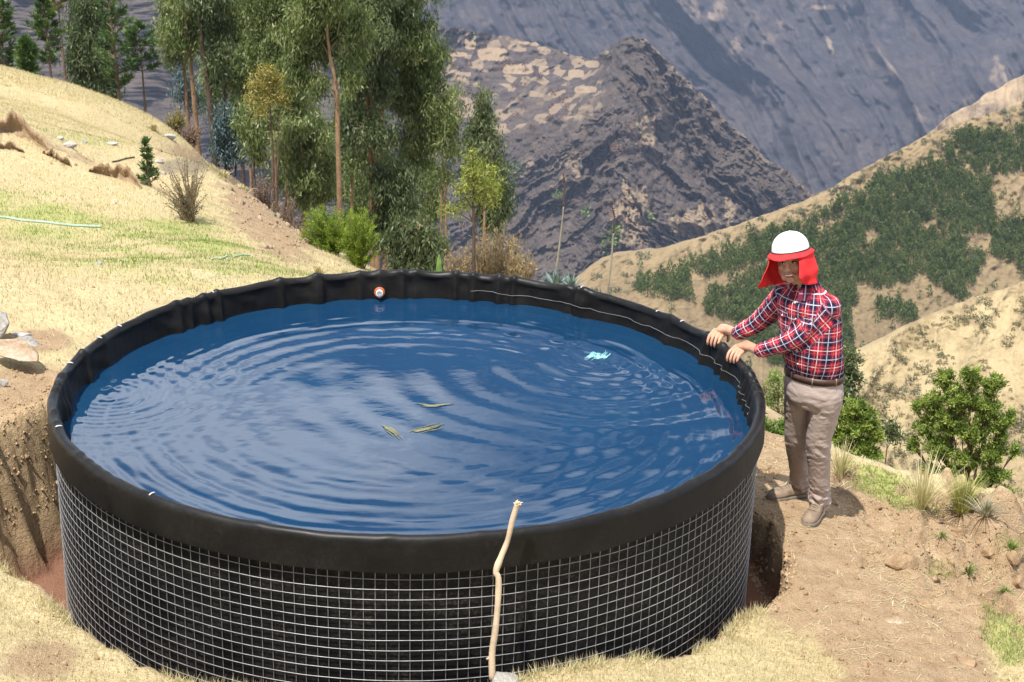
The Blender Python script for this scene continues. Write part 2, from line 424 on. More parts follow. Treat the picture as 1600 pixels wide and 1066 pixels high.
face = smooth(.7, 1.4, slope)*(R_ < 4)
soil = np.maximum(soil, np.maximum(pit, face))
red = pit*smooth(FLOOR_Z+.2, FLOOR_Z+.05, GZ)
shadow_soil = smooth(.35, .65, blob(1318, 758, 26, 22, .5)+.2*nz3)*.6  # man's shadow by the boots, with dark soil, painted into the ground colour

t = NT('near_ground_material', .95, .15)
V3 = t.coord('Object')
n_f = t.noise(9, 6, .65, V3); n_g = t.noise(55, 5, .7, V3); n_m = t.noise(1.7, 5, .6, V3); n_h = t.noise(160, 3, .6, V3)
n_mix = t.math('ADD', t.math('MULTIPLY', n_f, .5), t.math('MULTIPLY', n_g, .5))
straw = t.ramp(n_g, (.28, (.31, .245, .135)), (.5, (.45, .375, .215)), (.72, (.57, .49, .31)))
straw = t.mix(t.ramp(n_m, (.35, 0.0), (.7, .5)), straw, (.40, .285, .15))
grn = t.ramp(n_g, (.25, (.22, .225, .075)), (.55, (.34, .335, .125)), (.8, (.47, .42, .20)))
dirt = t.ramp(n_f, (.25, (.27, .18, .105)), (.5, (.385, .275, .17)), (.75, (.48, .36, .235)))
dirt = t.mix(t.ramp(n_h, (.35, .7), (.65, 0.0)), dirt, (.15, .095, .05), 'MIX')
c = t.mix(t.ramp(t.math('ADD', t.attr('green').outputs['Fac'], t.math('MULTIPLY', t.math('SUBTRACT', n_f, .5), .8)), (.25, 0), (.75, 1)), straw, grn)
sf = t.math('ADD', t.attr('soil').outputs['Fac'], t.math('MULTIPLY', t.math('SUBTRACT', n_mix, .5), 1.5))
c = t.mix(t.ramp(sf, (.2, 0), (.8, 1)), c, dirt)
c = t.mix(t.math('MULTIPLY', t.attr('subsoil').outputs['Fac'], t.ramp(n_f, (.3, .35), (.6, .95))), c, t.mix(n_g, (.43, .29, .155), (.60, .455, .275)))
c = t.mix(t.attr('redsoil').outputs['Fac'], c, t.ramp(n_h, (.3, (.17, .085, .055)), (.7, (.24, .125, .08))))
c = t.mix(t.math('MULTIPLY', t.attr('burnt').outputs['Fac'], .85), c, t.ramp(n_f, (.3, (.08, .07, .07)), (.7, (.21, .165, .13))))
c = t.mix(t.math('MULTIPLY', t.attr('shadow_soil').outputs['Fac'], .8), c, (.085, .055, .034))
pebbles = t.node('ShaderNodeTexVoronoi', {'Vector': V3, 'Scale': 38.0, 'Randomness': 1.0})
t.set('Base Color', c)
hsum = t.math('ADD', t.math('MULTIPLY', n_g, .5), t.math('ADD', t.math('MULTIPLY', n_h, .22), n_f))
t.bump(hsum, .75, .045)
GROUND_M = t.m
ground = obj('ground', mesh_data('ground', np.stack([GX, GY, GZ], -1).reshape(-1, 3), grid_faces(len(gx), len(gy))[:, ::-1],
             GROUND_M, {'green': np.clip(green, 0, 1).ravel(), 'soil': np.clip(soil, 0, 1).ravel(), 'redsoil': red.ravel(), 'burnt': far.ravel(), 'shadow_soil': shadow_soil.ravel(), 'subsoil': (np.maximum(pit, face)*(TH_*TH_ > 4)).ravel()}), kind='structure')
_ix = lambda a, v: np.clip(np.searchsorted(a, v)-1, 0, len(a)-2)
def bil(A, x, y):
    i = _ix(gx, x); j = _ix(gy, y); fx = (x-gx[i])/(gx[i+1]-gx[i]); fy = (y-gy[j])/(gy[j+1]-gy[j])
    return (A[i, j]*(1-fx)+A[i+1, j]*fx)*(1-fy)+(A[i, j+1]*(1-fx)+A[i+1, j+1]*fx)*fy
def gz(x, y): return float(bil(GZ, np.array([float(x)]), np.array([float(y)]))[0])
def on_ground(px, py, dmax=70, dmin=4.0):
    """where the sight line through a photo pixel meets the near ground"""
    d = ray(px, py); ts = np.arange(dmin, dmax, .02); P = CAM+ts[:, None]*d
    h = bil(GZ, P[:, 0], P[:, 1])-P[:, 2]; k = np.argmax(h > 0)
    return P[k] if h[k] > 0 else None

# ================================================================== THE FAR LAND
def hill(name, px0, px1, npx, py_top, depth_fn, rows, mat, attr_fn, back=(60, .5), seen=(0, 1600), seen_foot=560):
    """a hillside: columns fan out over the valley, each running from its foot up to the crest and down a back slope"""
    a0, a1 = max(px0, seen[0]-20), min(px1, seen[1]+20); n1 = max(2, int(npx*.1))
    U = np.concatenate([np.linspace(px0, a0, n1)[:-1] if a0 > px0 else [], np.linspace(a0, a1, npx), np.linspace(a1, px1, n1)[1:] if a1 < px1 else []]); npx = len(U)
    top = py_top(U)
    W = np.concatenate([np.linspace(0, 1, 14)[:-1], np.linspace(0, 1, rows)])
    mid_w = np.r_[np.ones(13), np.zeros(rows)]; rows = len(W)
    foot = 1150.0
    PXg = np.repeat(U[:, None], rows, 1); sf = np.maximum(seen_foot, top+60)[:, None]
    PYg = np.where(mid_w[None] > 0, foot+(sf-foot)*W[None], sf+(top[:, None]-sf)*W[None])
    D = depth_fn(PXg, PYg)
    d = rays(PXg, PYg); P = CAM+d*(D/np.hypot(d[..., 0], d[..., 1]))[..., None]
    out = d[:, -1, :2]/np.linalg.norm(d[:, -1, :2], axis=-1, keepdims=True)
    B = [P]
    for k in range(1, 9):
        q = P[:, -1, :].copy(); q[:, :2] += out*back[0]*k/8; q[:, 2] -= back[0]*back[1]*(k/8)**1.3
        B.append(q[:, None])
    PP = np.concatenate(B, 1); nv = PP.shape[1]
    A = attr_fn(PXg, PYg)
    A = {k: np.concatenate([v, np.repeat(v[:, -1:], 8, 1)], 1).ravel() for k, v in A.items()}
    return obj(name, mesh_data(name, PP.reshape(-1, 3), grid_faces(npx, nv)[:, ::-1], mat, A), kind='structure')
def dtps(pts, lam=1e-4):
    p = np.array(pts, float); f = TPS(p[:, :2], np.log(p[:, 2]), lam); return lambda x, y: np.exp(f(x, y))

# burnt far mountain wall across the valley: parallel spurs that run down to the right
far_d = dtps([(-700, -300, 2900), (-200, -320, 3000), (300, -320, 3200), (800, -320, 3500), (1300, -320, 3700), (1800, -320, 3900), (2300, -320, 4000),
              (-700, 100, 2300), (0, 100, 2350), (400, 100, 2500), (800, 60, 2950), (1100, 60, 3150), (1400, 60, 3300), (1700, 60, 3500), (2200, 60, 3700),
              (-700, 450, 1900), (0, 450, 1950), (500, 400, 2100), (1000, 350, 2500), (1300, 300, 2700), (1550, 170, 3000), (1700, 400, 2900), (2200, 400, 3100), (500, 1150, 1750), (1200, 1150, 1900), (2200, 1150, 2400), (-700, 1150, 1600)])
def far_depth(x, y):
    D = far_d(x, y); u = (x*.80-y*.60); v = x*.60+y*.80
    w = 60*fbm(x/260, y/260, 3, 101)
    r = rills((u+w)/185, v/900+.3, 4, 103, .45); r2 = rills((u+.6*w)/62, v/330, 4, 107, .5)
    n = fbm(x/60, y/45, 5, 109, .55)
    m = smooth(250, 900, x)
    rl = ridged((x*.8+y*.55+w)/75, (y-x*.5)/420, 5, 111, .55)
    g3 = rills((u+.8*w+14*fbm(x/30, y/30, 2, 112))/24, v/120, 3, 114, .6)
    return D*(1-m*(.105*r+.036*r2+.010*g3)-(1-m)*.045*rl-.012*n)
def far_attr(x, y):
    u = (x*.80-y*.60); v = x*.60+y*.80; w = 60*fbm(x/260, y/260, 3, 101)
    r = rills((u+w)/185, v/900+.3, 4, 103, .45); r2 = rills((u+.6*w)/62, v/330, 4, 107, .5)
    tan = smooth(.58, .86, r+.30*fbm(x/24, y/40, 5, 113, .6))*.72+smooth(.72, .93, r2+.22*fbm(x/26, y/40, 3, 115))*.38
    tan = tan*smooth(.1, .5, .45+.8*fbm(x/150, y/120, 3, 117))
    for q in ((1296, 70, 7, 20), (1565, 112, 9, 26), (1290, 12, 40, 6)):
        tan = np.maximum(tan, .8*smooth(.3, .9, np.exp(-((x-q[0]-.3*(y-q[1]))/q[2])**2-((y-q[1])/q[3])**2)+.5*fbm(x/6, y/9, 4, 119)))
    tan = tan*smooth(250, 650, x)
    return {'tan': np.clip(tan, 0, 1), 'fields': x*0}
def burnt_material(name, base, tancol, fieldsc, grain):
    t = NT(name, .95, .05)
    V = t.coord('Object')
    a = t.noise(.012*grain, 8, .7, V); b0 = t.noise(.06*grain, 7, .78, V)
    st_ = t.noise(1.0, 6, .7, t.node('ShaderNodeMapping', {'Vector': V, 'Scale': (.045*grain, .045*grain, .010*grain)}).outputs[0])
    b = t.math('ADD', t.math('MULTIPLY', b0, .55), t.math('MULTIPLY', st_, .45))
    c = t.ramp(b, (.32, tuple(v*.45 for v in base)), (.5, base), (.66, tuple(v*2.1 for v in base)))
    c = t.mix(t.ramp(a, (.4, 0), (.75, .5)), c, tuple(.5*(p+q) for p, q in zip(base, tancol)))
    f = t.math('ADD', t.attr('tan').outputs['Fac'], t.math('MULTIPLY', t.math('SUBTRACT', b, .5), .9))
    c = t.mix(t.ramp(f, (.3, 0), (.75, .85)), c, tancol)
    vor = t.node('ShaderNodeTexVoronoi', {'Vector': t.node('ShaderNodeMapping', {'Vector': V, 'Scale': (fieldsc*.7, fieldsc*.4, fieldsc*1.3)}).outputs[0], 'Scale': 1.0, 'Randomness': .8})
    g = t.math('MULTIPLY', t.ramp(vor.outputs['Color'], (.55, 0), (.60, .68)), t.attr('fields').outputs['Fac'])
    c = t.mix(g, c, t.mix(b, tuple(v*.7 for v in tancol), tuple(min(1, v*1.25) for v in tancol)))
    t.set('Base Color', c); t.bump(b, .55, 8.0/grain)
    return t.m
hill('far_mountain', -700, 2300, 620, lambda u: u*0-320.0, far_depth, 330, burnt_material('far_mountain_material', (.033, .030, .034), (.20, .148, .105), .01, 1.0), far_attr, (400, .3), (0, 1600), 460)

# burnt middle mountain with the pointed peak and the terraced saddle
MC = np.array([(-700, -60), (0, -20), (300, 0), (640, 36), (700, 40), (760, 52), (830, 66), (900, 86), (925, 88), (950, 78), (975, 62), (992, 57), (1010, 64), (1040, 92), (1075, 128), (1110, 165), (1140, 196), (1180, 232), (1230, 270), (1300, 330), (1400, 420), (1700, 600), (2300, 900)], float)
mid_top = lambda u: np.interp(u, MC[:, 0], MC[:, 1])+7*fbm(u/30, u*0, 3, 131)+2.5*fbm(u/7, u*0+3, 3, 133)
mid_d = dtps([(-700, -40, 1500), (0, 0, 1550), (300, 20, 1600), (700, 40, 1700), (830, 66, 1680), (925, 88, 1640), (992, 57, 1520), (1075, 128, 1500), (1140, 196, 1500), (1230, 270, 1500), (1400, 420, 1480), (1700, 600, 1500), (2300, 900, 1500),
              (700, 180, 1560), (800, 160, 1560), (900, 160, 1500), (940, 190, 1380), (985, 140, 1420), (1060, 220, 1440), (1150, 300, 1430), (800, 260, 1450), (860, 330, 1350), (900, 260, 1370), (950, 270, 1310), (1000, 300, 1300), (1050, 350, 1310), (1130, 360, 1380), (780, 370, 1340), (830, 430, 1250), (910, 430, 1230), (1000, 400, 1250), (940, 340, 1262),
              (300, 300, 1300), (0, 300, 1250), (-700, 400, 1200), (500, 500, 1200), (1000, 700, 1100), (0, 1150, 1000), (1000, 1150, 1000), (2300, 1150, 1300), (1600, 900, 1300)], 2e-5)
def mid_depth(x, y):
    D = mid_d(x, y)
    cx = x-(955+.05*(y-100)); w = 30*fbm(x/80, y/80, 5, 141, .55)
    lf = rills((x*.62+y*.60+w)/70, (y-x*.3)/260, 5, 143, .55); rt = rills((x*.74-y*.58+w)/64, (y+x*.3)/260, 5, 145, .55)
    k = smooth(-40, 40, cx)
    r = lf*(1-k)+rt*k
    flat = terr(x, y)
    fine = rills((x*(.62*(1-k)+.74*k)+y*(.60*(1-k)-.58*k)+9*fbm(x/18, y/18, 2, 148))/19, (y)/70, 3, 150, .6)
    return D*(1-(.056*r+.0068*fine*(1-.5*flat)+.0080*fbm(x/13, y/12, 5, 147, .62))*(1-.7*flat)-.004*flat*np.abs(((y+8*fbm(x/50, y/50, 2, 149))/13) % 1-.5))
def terr(x, y):
    return smooth(.25, .6, np.exp(-((x-800)/150)**2-((y-125)/85)**2)+.15*fbm(x/30, y/20, 3, 151))*smooth(985, 930, x-.1*(y-100))
def mid_attr(x, y):
    cx = x-(955+.05*(y-100)); w = 30*fbm(x/80, y/80, 5, 141, .55)
    lf = rills((x*.62+y*.60+w)/70, (y-x*.3)/260, 5, 143, .55); rt = rills((x*.74-y*.58+w)/64, (y+x*.3)/260, 5, 145, .55)
    k = smooth(-40, 40, cx); r = lf*(1-k)+rt*k
    tan = smooth(.64, .84, r+.25*fbm(x/12, y/16, 5, 153, .6))*.6*smooth(.15, .6, .42+.7*fbm(x/70, y/70, 3, 155))
    for q in ((1010, 205, 26, 34, -.5), (1035, 155, 14, 6, 0), (985, 330, 40, 60, .3), (1090, 350, 50, 40, 0), (1140, 330, 12, 40, .3)):
        tan = np.maximum(tan, .7*smooth(.3, .8, np.exp(-((x-q[0])/q[2])**2-((y-q[1])/q[3])**2)+.45*fbm(x/8, y/14, 3, 157)))
    crest = smooth(14, 2, y-mid_top(x))*.5*(x > 1000)
    f = terr(x, y)
    patch = smooth(.35, .75, f+.1)*(x > 560)
    for q in ((735, 65, 10, 14), (770, 85, 26, 12), (830, 68, 15, 4), (810, 108, 26, 9), (900, 115, 14, 7), (925, 100, 12, 6), (915, 140, 20, 6), (850, 110, 9, 8), (705, 85, 30, 4), (935, 82, 18, 4)):
        tan = np.maximum(tan, 1.0*smooth(.45, .6, np.exp(-((x-q[0])/q[2])**4-((y-q[1])/q[3])**4)+.12*fbm(x/7, y/7, 2, 159)))
    return {'tan': np.clip(np.maximum(tan, crest), 0, 1), 'fields': np.clip(patch, 0, 1)}
hill('burnt_mountain', -700, 2300, 640, mid_top, mid_depth, 300, burnt_material('burnt_mountain_material', (.052, .042, .039), (.25, .185, .12), .125, 2.0), mid_attr, (260, .75), (560, 1280), 450)

# grey hill that shows at the right edge between the far wall and the wooded hill
GC = np.array([(1380, 260), (1480, 185), (1520, 160), (1560, 138), (1600, 116), (1700, 60), (1900, -30), (2300, -120)], float)
hill('grey_hill', 1380, 2300, 150, lambda u: np.interp(u, GC[:, 0], GC[:, 1])+4*fbm(u/20, u*0, 3, 161),
     lambda x, y: dtps([(1380, 260, 900), (1600, 116, 1000), (2300, -120, 1200), (1380, 1150, 700), (2300, 1150, 800), (1600, 400, 860)])(x, y)*(1-.02*ridged(x/50, y/120, 4, 163)), 140,
     burnt_material('grey_hill_material', (.15, .115, .085), (.33, .25, .16), .03, 3.0), lambda x, y: {'tan': np.clip(.4+.6*fbm(x/30, y/30, 3, 165), 0, 1), 'fields': x*0}, (200, .6))

# wooded hill
HC = np.array([(780, 560), (860, 475), (915, 428), (940, 408), (965, 398), (1000, 396), (1030, 392), (1060, 382), (1090, 374), (1150, 354), (1200, 336), (1260, 312), (1300, 292), (1350, 262), (1400, 236), (1450, 210), (1500, 190), (1560, 172), (1600, 160), (1700, 135), (1900, 100), (2300, 60)], float)
wood_top = lambda u: np.interp(u, HC[:, 0], HC[:, 1])+2.5*fbm(u/22, u*0, 3, 171)+1.2*fbm(u/6, u*0, 2, 172)
wood_d = dtps([(780, 560, 470), (915, 428, 520), (1090, 374, 555), (1300, 292, 590), (1450, 210, 620), (1600, 160, 640), (1900, 100, 680), (2300, 60, 720),
               (930, 460, 510), (1050, 500, 500), (1200, 560, 505), (1340, 560, 525), (1500, 480, 560), (1600, 440, 585), (1900, 500, 600), (2300, 500, 640), (1200, 440, 545), (1400, 380, 580), (1550, 300, 612), (780, 800, 440), (1200, 800, 440), (1600, 800, 480), (780, 1150, 380), (1500, 1150, 400), (2300, 1150, 450)], 1e-4)
def wood_depth(x, y):
    w = 20*fbm(x/80, y/80, 3, 173)
    return wood_d(x, y)*(1-.012*ridged((x*.5+y*.5+w)/75, (y-x*.4)/260, 4, 175)-.003*fbm(x/9, y/9, 3, 177))
def scrub_material(name, base, pale, dark, grain):
    t = NT(name, .95, .08); V = t.coord('Object')
    a = t.noise(.05*grain, 7, .65, V); b = t.noise(.35*grain, 6, .72, V)
    c = t.ramp(b, (.3, dark), (.5, base), (.72, pale))
    c = t.mix(t.ramp(a, (.42, 0), (.68, .75)), c, pale)
    c = t.mix(t.attr('tan').outputs['Fac'], c, pale)
    c = t.mix(t.attr('brown').outputs['Fac'], c, t.mix(b, dark, base))
    t.set('Base Color', c); t.bump(b, .7, 1.2/grain)
    return t.m
wood = hill('wooded_hill', 780, 2300, 420, wood_top, wood_depth, 240, scrub_material('wooded_hill_material', (.165, .122, .070), (.25, .188, .106), (.105, .075, .042), 1.6),
     lambda x, y: {'tan': np.clip(smooth(30, 0, y-wood_top(x))*.55+.3*fbm(x/25, y/25, 3, 179), 0, 1), 'brown': np.clip(smooth(380, 520, y)*.5+.4*fbm(x/40, y/40, 3, 181), 0, 1)*.8}, (240, .5))
# straw-coloured hill, nearer, lower right
TC = np.array([(1150, 690), (1250, 610), (1330, 560), (1350, 549), (1400, 522), (1450, 497), (1500, 477), (1540, 462), (1600, 442), (1700, 405), (1900, 350), (2300, 280)], float)
tan_top = lambda u: np.interp(u, TC[:, 0], TC[:, 1])+2.0*fbm(u/25, u*0, 3, 191)+1.0*fbm(u/6, u*0, 2, 192)
tan_d = dtps([(1150, 690, 205), (1340, 556, 236), (1500, 477, 250), (1600, 442, 260), (1900, 350, 280), (2300, 280, 300), (1340, 700, 212), (1450, 620, 226), (1500, 560, 238), (1600, 600, 232), (1600, 790, 205), (1450, 800, 200), (1900, 800, 215), (1200, 1150, 150), (2300, 1150, 170), (1600, 1000, 180)], 1e-4)
def tan_depth(x, y):
    w = 25*fbm(x/90, y/90, 3, 193)
    return tan_d(x, y)*(1-.020*ridged((x*.75+y*.35+w)/85, (y-x*.5)/300, 3, 195)-.003*fbm(x/10, y/7, 4, 197))
strw = hill('straw_hill', 1150, 2300, 330, tan_top, tan_depth, 240, scrub_material('straw_hill_material', (.255, .195, .108), (.36, .285, .162), (.155, .115, .065), 2.6),
     lambda x, y: {'tan': np.clip(.35+.9*fbm(x/40, y/30, 3, 199), 0, 1), 'brown': np.clip(smooth(.05, .5, fbm(x/35, y/28, 4, 201))*.8+smooth(90, 170, y-tan_top(x)-.12*(x-1340))*.35, 0, 1)}, (120, .55), (1150, 1640), 860)
# valley floor far below, under all the slopes
vx, vy = np.meshgrid(np.linspace(-6000, 6000, 60), np.linspace(-400, 9000, 60), indexing='ij')
obj('valley_floor', mesh_data('valley_floor', np.stack([vx, vy, -900+40*fbm(vx/700, vy/700, 3, 211)], -1).reshape(-1, 3), grid_faces(60, 60)[:, ::-1], burnt_material('valley_floor_material', (.06, .05, .045), (.3, .22, .13), .01, .5), {'tan': vx.ravel()*0, 'fields': vx.ravel()*0}), kind='structure')

# ================================================================== THE WATER TANK
TANK_R, RIM_R = 1.985, 2.0
tank = empty('water_tank', (0, 0, FLOOR_Z), 'big round open water tank of black liner held by a welded wire mesh', 'water tank')
def liner_mat(name, rough, dusty):
    t = NT(name, rough, .2)
    V = t.coord('Object'); n = t.noise(3.5, 6, .65, V); n2 = t.noise(60, 4, .7, V)
    c = t.ramp(n, (.35, (.0045, .0045, .005)), (.75, (.011, .0105, .010)))
    c = t.mix(t.math('MULTIPLY', t.ramp(n2, (.5, 0), (.75, 1)), t.math('MULTIPLY', t.ramp(n, (.4, 0.1), (.7, 1)), dusty)), c, (.16, .12, .085))
    t.set('Base Color', c); t.set('Roughness', t.ramp(n, (.3, rough*.85), (.7, min(1, rough*1.3)))); t.bump(n2, .08, .004)
    return t.m
LINER, WALLM = liner_mat('black_liner', .42, .12), liner_mat('black_wall_membrane', .6, .6)
nth = 1400
th = np.arange(nth)*2*math.pi/nth
# wrinkles of the rolled rim and the hanging inner liner; smoother and tighter toward the camera side
frontness = smooth(.1, -.75, np.sin(th))
rough_k = 1-.80*frontness
cx_, cy_ = np.cos(th)*3.2, np.sin(th)*3.2
gath = np.zeros(nth); rng = np.random.default_rng(7)
fold_pos = np.sort(rng.uniform(0, 2*math.pi, 62))
for fp in fold_pos:
    dd = (th-fp+math.pi) % (2*math.pi)-math.pi
    gath += rng.uniform(.35, 1.0)*np.exp(-(dd/rng.uniform(.008, .022))**2)
gath = np.minimum(gath, 1.2)*rough_k
swag = np.zeros(nth)
for a, b in zip(fold_pos, np.r_[fold_pos[1:], fold_pos[0]+2*math.pi]):
    for sh in (0, 2*math.pi):
        q = (th+sh-a)/(b-a); swag += np.where((q >= 0) & (q < 1), np.sin(math.pi*np.clip(q, 0, 1)), 0)*min(1, (b-a)*8)
zj = .010*fbm(cx_*1.1, cy_*1.1, 3, 221)+.006*fbm(cx_*4, cy_*4, 2, 223)*rough_k
prof = []   # (radius, z, weight of rim wobble, weight of wrinkles)
prof += [(1.945, -.42, 0, .3), (1.945, -.34, 0, .6), (1.946, -.26, 0, 1), (1.948, -.20, 0, 1.2), (1.951, -.15, .1, 1.2), (1.955, -.115, .3, 1.1), (1.958, -.085, .5, 1), (1.960, -.06, .8, .8), (1.960, -.04, 1, .6)]
for k in range(13):
    a = math.pi*(1-k/12)
    prof.append((1.990+.030*math.cos(a), -.030+.036*math.sin(a), 1, .55))
prof += [(2.021, -.05, 1, .3), (2.022, -.075, .8, .25), (2.023, -.10, .6, .2), (2.024, -.13, .4, .2), (2.026, -.155, .2, .25), (2.027, -.178, .1, .3)]
Vs = []
for k, (r, z, wz, ww) in enumerate(prof):
    n = fbm(cx_*5+k*.15, cy_*5+z*14, 3, 225)
    inner = k < 9
    rr = r + ww*(rough_k*(-.024*gath*(1 if inner else .7) + .015*swag*(1 if inner else .5)) + (.010*rough_k+.0015)*n)
    zz = z + wz*zj + (.017*gath-.010*swag*rough_k)*wz*(1 if 9 <= k < 22 else .4)
    if k == len(prof)-1: zz = zz+.006*fbm(cx_*2, cy_*2, 2, 227)
    Vs.append(np.stack([rr*np.cos(th), rr*np.sin(th), zz-FLOOR_Z], -1))
Vs = np.stack(Vs, 0)
t_off = np.array([0, 0, FLOOR_Z])
obj('rim_sleeve', mesh_data('rim_sleeve', Vs.reshape(-1, 3), grid_faces(len(prof), nth, True)[:, ::-1], LINER), tank)
# outer wall: black membrane bulging a little between the wires, with a few vertical seams
zs = np.linspace(FLOOR_Z-.12, -.10, 26)
W = np.stack([np.stack([(TANK_R-.004+.004*fbm(cx_*6, cy_*6+z*9, 3, 231)+.003*np.exp(-(((th*11/(2*math.pi)) % 1-.5)/.012)**2))*np.cos(th), (TANK_R-.004+.004*fbm(cx_*6, cy_*6+z*9, 3, 231)+.003*np.exp(-(((th*11/(2*math.pi)) % 1-.5)/.012)**2))*np.sin(th), np.full(nth, z-FLOOR_Z)], -1) for z in zs])
obj('wall_membrane', mesh_data('wall_membrane', W.reshape(-1, 3), grid_faces(len(zs), nth, True), WALLM), tank)
# the inside below the rim sleeve and the bottom
IN = np.stack([np.stack([r*np.cos(th[::10]), r*np.sin(th[::10]), np.full(nth//10, z-FLOOR_Z)], -1) for r, z in ((1.95, -.40), (1.95, -1.20), (.01, -1.22))])
obj('inner_liner', mesh_data('inner_liner', IN.reshape(-1, 3), grid_faces(3, nth//10, True)[:, ::-1], LINER), tank)
# welded wire mesh: each wire a part
GALV = NT('galvanised_wire', .5, .4)
GALV.set('Metallic', .6); GALV.set('Base Color', GALV.ramp(GALV.noise(30), (.3, (.23, .23, .235)), (.7, (.38, .38, .38)))); GALV = GALV.m
nw = 224; WR = .0020
rw = random.Random(3)
def vwire(seed):
    r = random.Random(seed); P = [(TANK_R+.006+r.uniform(-.0012, .0012), r.uniform(-.0012, .0012), z-FLOOR_Z) for z in np.linspace(-.12, FLOOR_Z-.1, 9)]
    V, F, C = tube(P, WR, 5, False); return mesh_data('vertical_wire', V, F, GALV)
vw = [vwire(i) for i in range(4)]
back_mb = MB()
for i in range(nw):
    a = 2*math.pi*i/nw
    if math.sin(a) < .30:
        obj('vertical_wire', vw[i % 4], tank, rot=(0, 0, a+rw.uniform(-.0012, .0012)))
    else:
        P = np.array([(TANK_R+.006, 0, z) for z in (1.13, -.1)]); c, s = math.cos(a), math.sin(a)
        V, F, C = tube(P, WR, 4, False); V = np.stack([V[:, 0]*c-V[:, 1]*s, V[:, 0]*s+V[:, 1]*c, V[:, 2]], -1); back_mb.add(V, F)
obj('wire_row', back_mb.data('wire_row', GALV), tank, kind='stuff')
for k in range(20):
    z = -.172-.0545*k
    tt = np.linspace(0, 2*math.pi, 301)[:-1]
    rr = TANK_R+.0115+.0012*fbm(tt*9, tt*0+k, 2, 241)
    zz = z-FLOOR_Z+.0030*fbm(np.cos(tt)*6, np.sin(tt)*6+k*.21, 2, 243)
    ring = np.stack([rr*np.cos(tt), rr*np.sin(tt), zz], -1)
    q = np.arange(5)*2*math.pi/5
    V = np.stack([np.stack([(rr+WR*math.cos(b))*np.cos(tt), (rr+WR*math.cos(b))*np.sin(tt), zz+WR*math.sin(b)], -1) for b in q], 1)
    i = np.arange(300)[:, None]; j = np.arange(5)[None]; k5 = (j+1) % 5; i2 = (i+1) % 300
    F = np.stack([i*5+j, i2*5+j, i2*5+k5, i*5+k5], -1).reshape(-1, 4)
    obj('ring_wire', mesh_data('ring_wire', V.reshape(-1, 3), F, GALV), tank)
# pale tie wires that stitch the rolled rim
TIE = simple('tie_wire', (.52, .53, .55), .4, .1, metallic=.3)
def on_rim(px, py):
    p = atz(px, py, .004); return math.atan2(p[1], p[0])
for q in ((92, 667), (142, 567), (200, 533), (285, 526), (365, 472), (216, 782), (918, 446), (1051, 477), (1087, 494)):
    a = on_rim(*q); k = int(a/(2*math.pi)*nth) % nth
    P = np.array([Vs[j, k] for j in range(13, 18)]); d = np.array([math.cos(a), math.sin(a), 0])
    P = P+np.array([[math.cos(math.pi*(1-i/4))*.003, 0, .003] for i in range(5)])@np.array([[d[0], d[1], 0], [0, 0, 0], [0, 0, 1]])
    V, F, C = tube(P, .0040, 5); obj('rim_tie', mesh_data('rim_tie', V, [F, C], TIE), tank)
# thin pale line along the inside on the right
tt = np.radians(np.linspace(-8, 78, 150)); ki = (tt/(2*math.pi)*nth).astype(int) % nth
P = Vs[5, ki]*np.array([.9965, .9965, 1])+np.stack([tt*0, tt*0, .012*fbm(tt*14, tt*0, 3, 247)], -1)
V, F, C = tube(P, .0011, 4); obj('seam_line', mesh_data('seam_line', V, [F, C], simple('pale_line', (.24, .24, .24), .5, .2)), tank)
# overflow pipe at the far inside wall
a = math.atan2(1.9, -.11); pc = aty(593, 457, 1.925)
RED = simple('orange_flange', (.42, .11, .04), .45, .2); WHITE = simple('white_plastic', (.78, .78, .76), .35, .05); GREY = simple('grey_valve', (.16, .17, .19), .35, .2)
def lathe_y(profile, seg=24):
    q = np.arange(seg)*2*math.pi/seg; V = np.concatenate([np.stack([r*np.cos(q), np.full(seg, -y), r*np.sin(q)], -1) for r, y in profile]); return V, grid_faces(len(profile), seg, True)
fl = obj('overflow_flange', mesh_data('overflow_flange', *lathe_y([(.0, -.02), (.037, -.02), (.037, .006), (.033, .012), (.026, .012), (.026, .0)]), RED), tank, loc=pc-t_off)
obj('pipe_collar', mesh_data('pipe_collar', *lathe_y([(.024, -.01), (.024, .028), (.019, .032), (.017, .02), (.0, .018)]), WHITE), fl)
obj('pipe_valve', mesh_data('pipe_valve', *lathe_y([(.0, .03), (.014, .034), (.015, .05), (.010, .056), (.0, .057)]), GREY), fl, loc=(.002, 0, -.012))

# ------------------------------------------------------------------ water
nr, na = 300, 640
rr = np.linspace(0.002, 1.968, nr); aa = np.arange(na)*2*math.pi/na
WX = rr[:, None]*np.cos(aa)[None]; WY = rr[:, None]*np.sin(aa)[None]; Rr = np.hypot(WX, WY)
src = atz(935, 560, WATER_Z)
d1_ = np.hypot(WX-src[0], WY-src[1]); ang = np.arctan2(WY-src[1], WX-src[0])
h = .00105*np.sin(2*math.pi*(Rr+.055*fbm(WX*1.9, WY*1.9, 3, 251))/.150)*smooth(.6, 1.5, Rr)*(.75+.5*fbm(WX*1.3, WY*1.3, 2, 253))+.0005*np.sin(2*math.pi*(Rr+.02*fbm(WX*3, WY*3, 2, 252))/.07)*smooth(1.2, 1.9, Rr)
h += .0012*np.sin(2*math.pi*(d1_+.015*fbm(WX*4, WY*4, 2, 254))/.15)*np.exp(-(d1_/.85)**2)*smooth(.05, .22, d1_)*(.4+.6*smooth(-.9, .5, np.cos(ang+.7)))
h += .0010*np.sin(2*math.pi*(d1_+.05*fbm(WX*2, WY*2, 2, 255))/.26)*np.exp(-(d1_/2.6)**2)
h += .0036*fbm(WX*1.5+2, WY*1.9, 2, 257)+.0008*fbm(WX*4.5, WY*6.5, 2, 259, .4)*(.4+.6*smooth(.4, 1.6, Rr))+.00018*fbm(WX*16, WY*22, 2, 261)
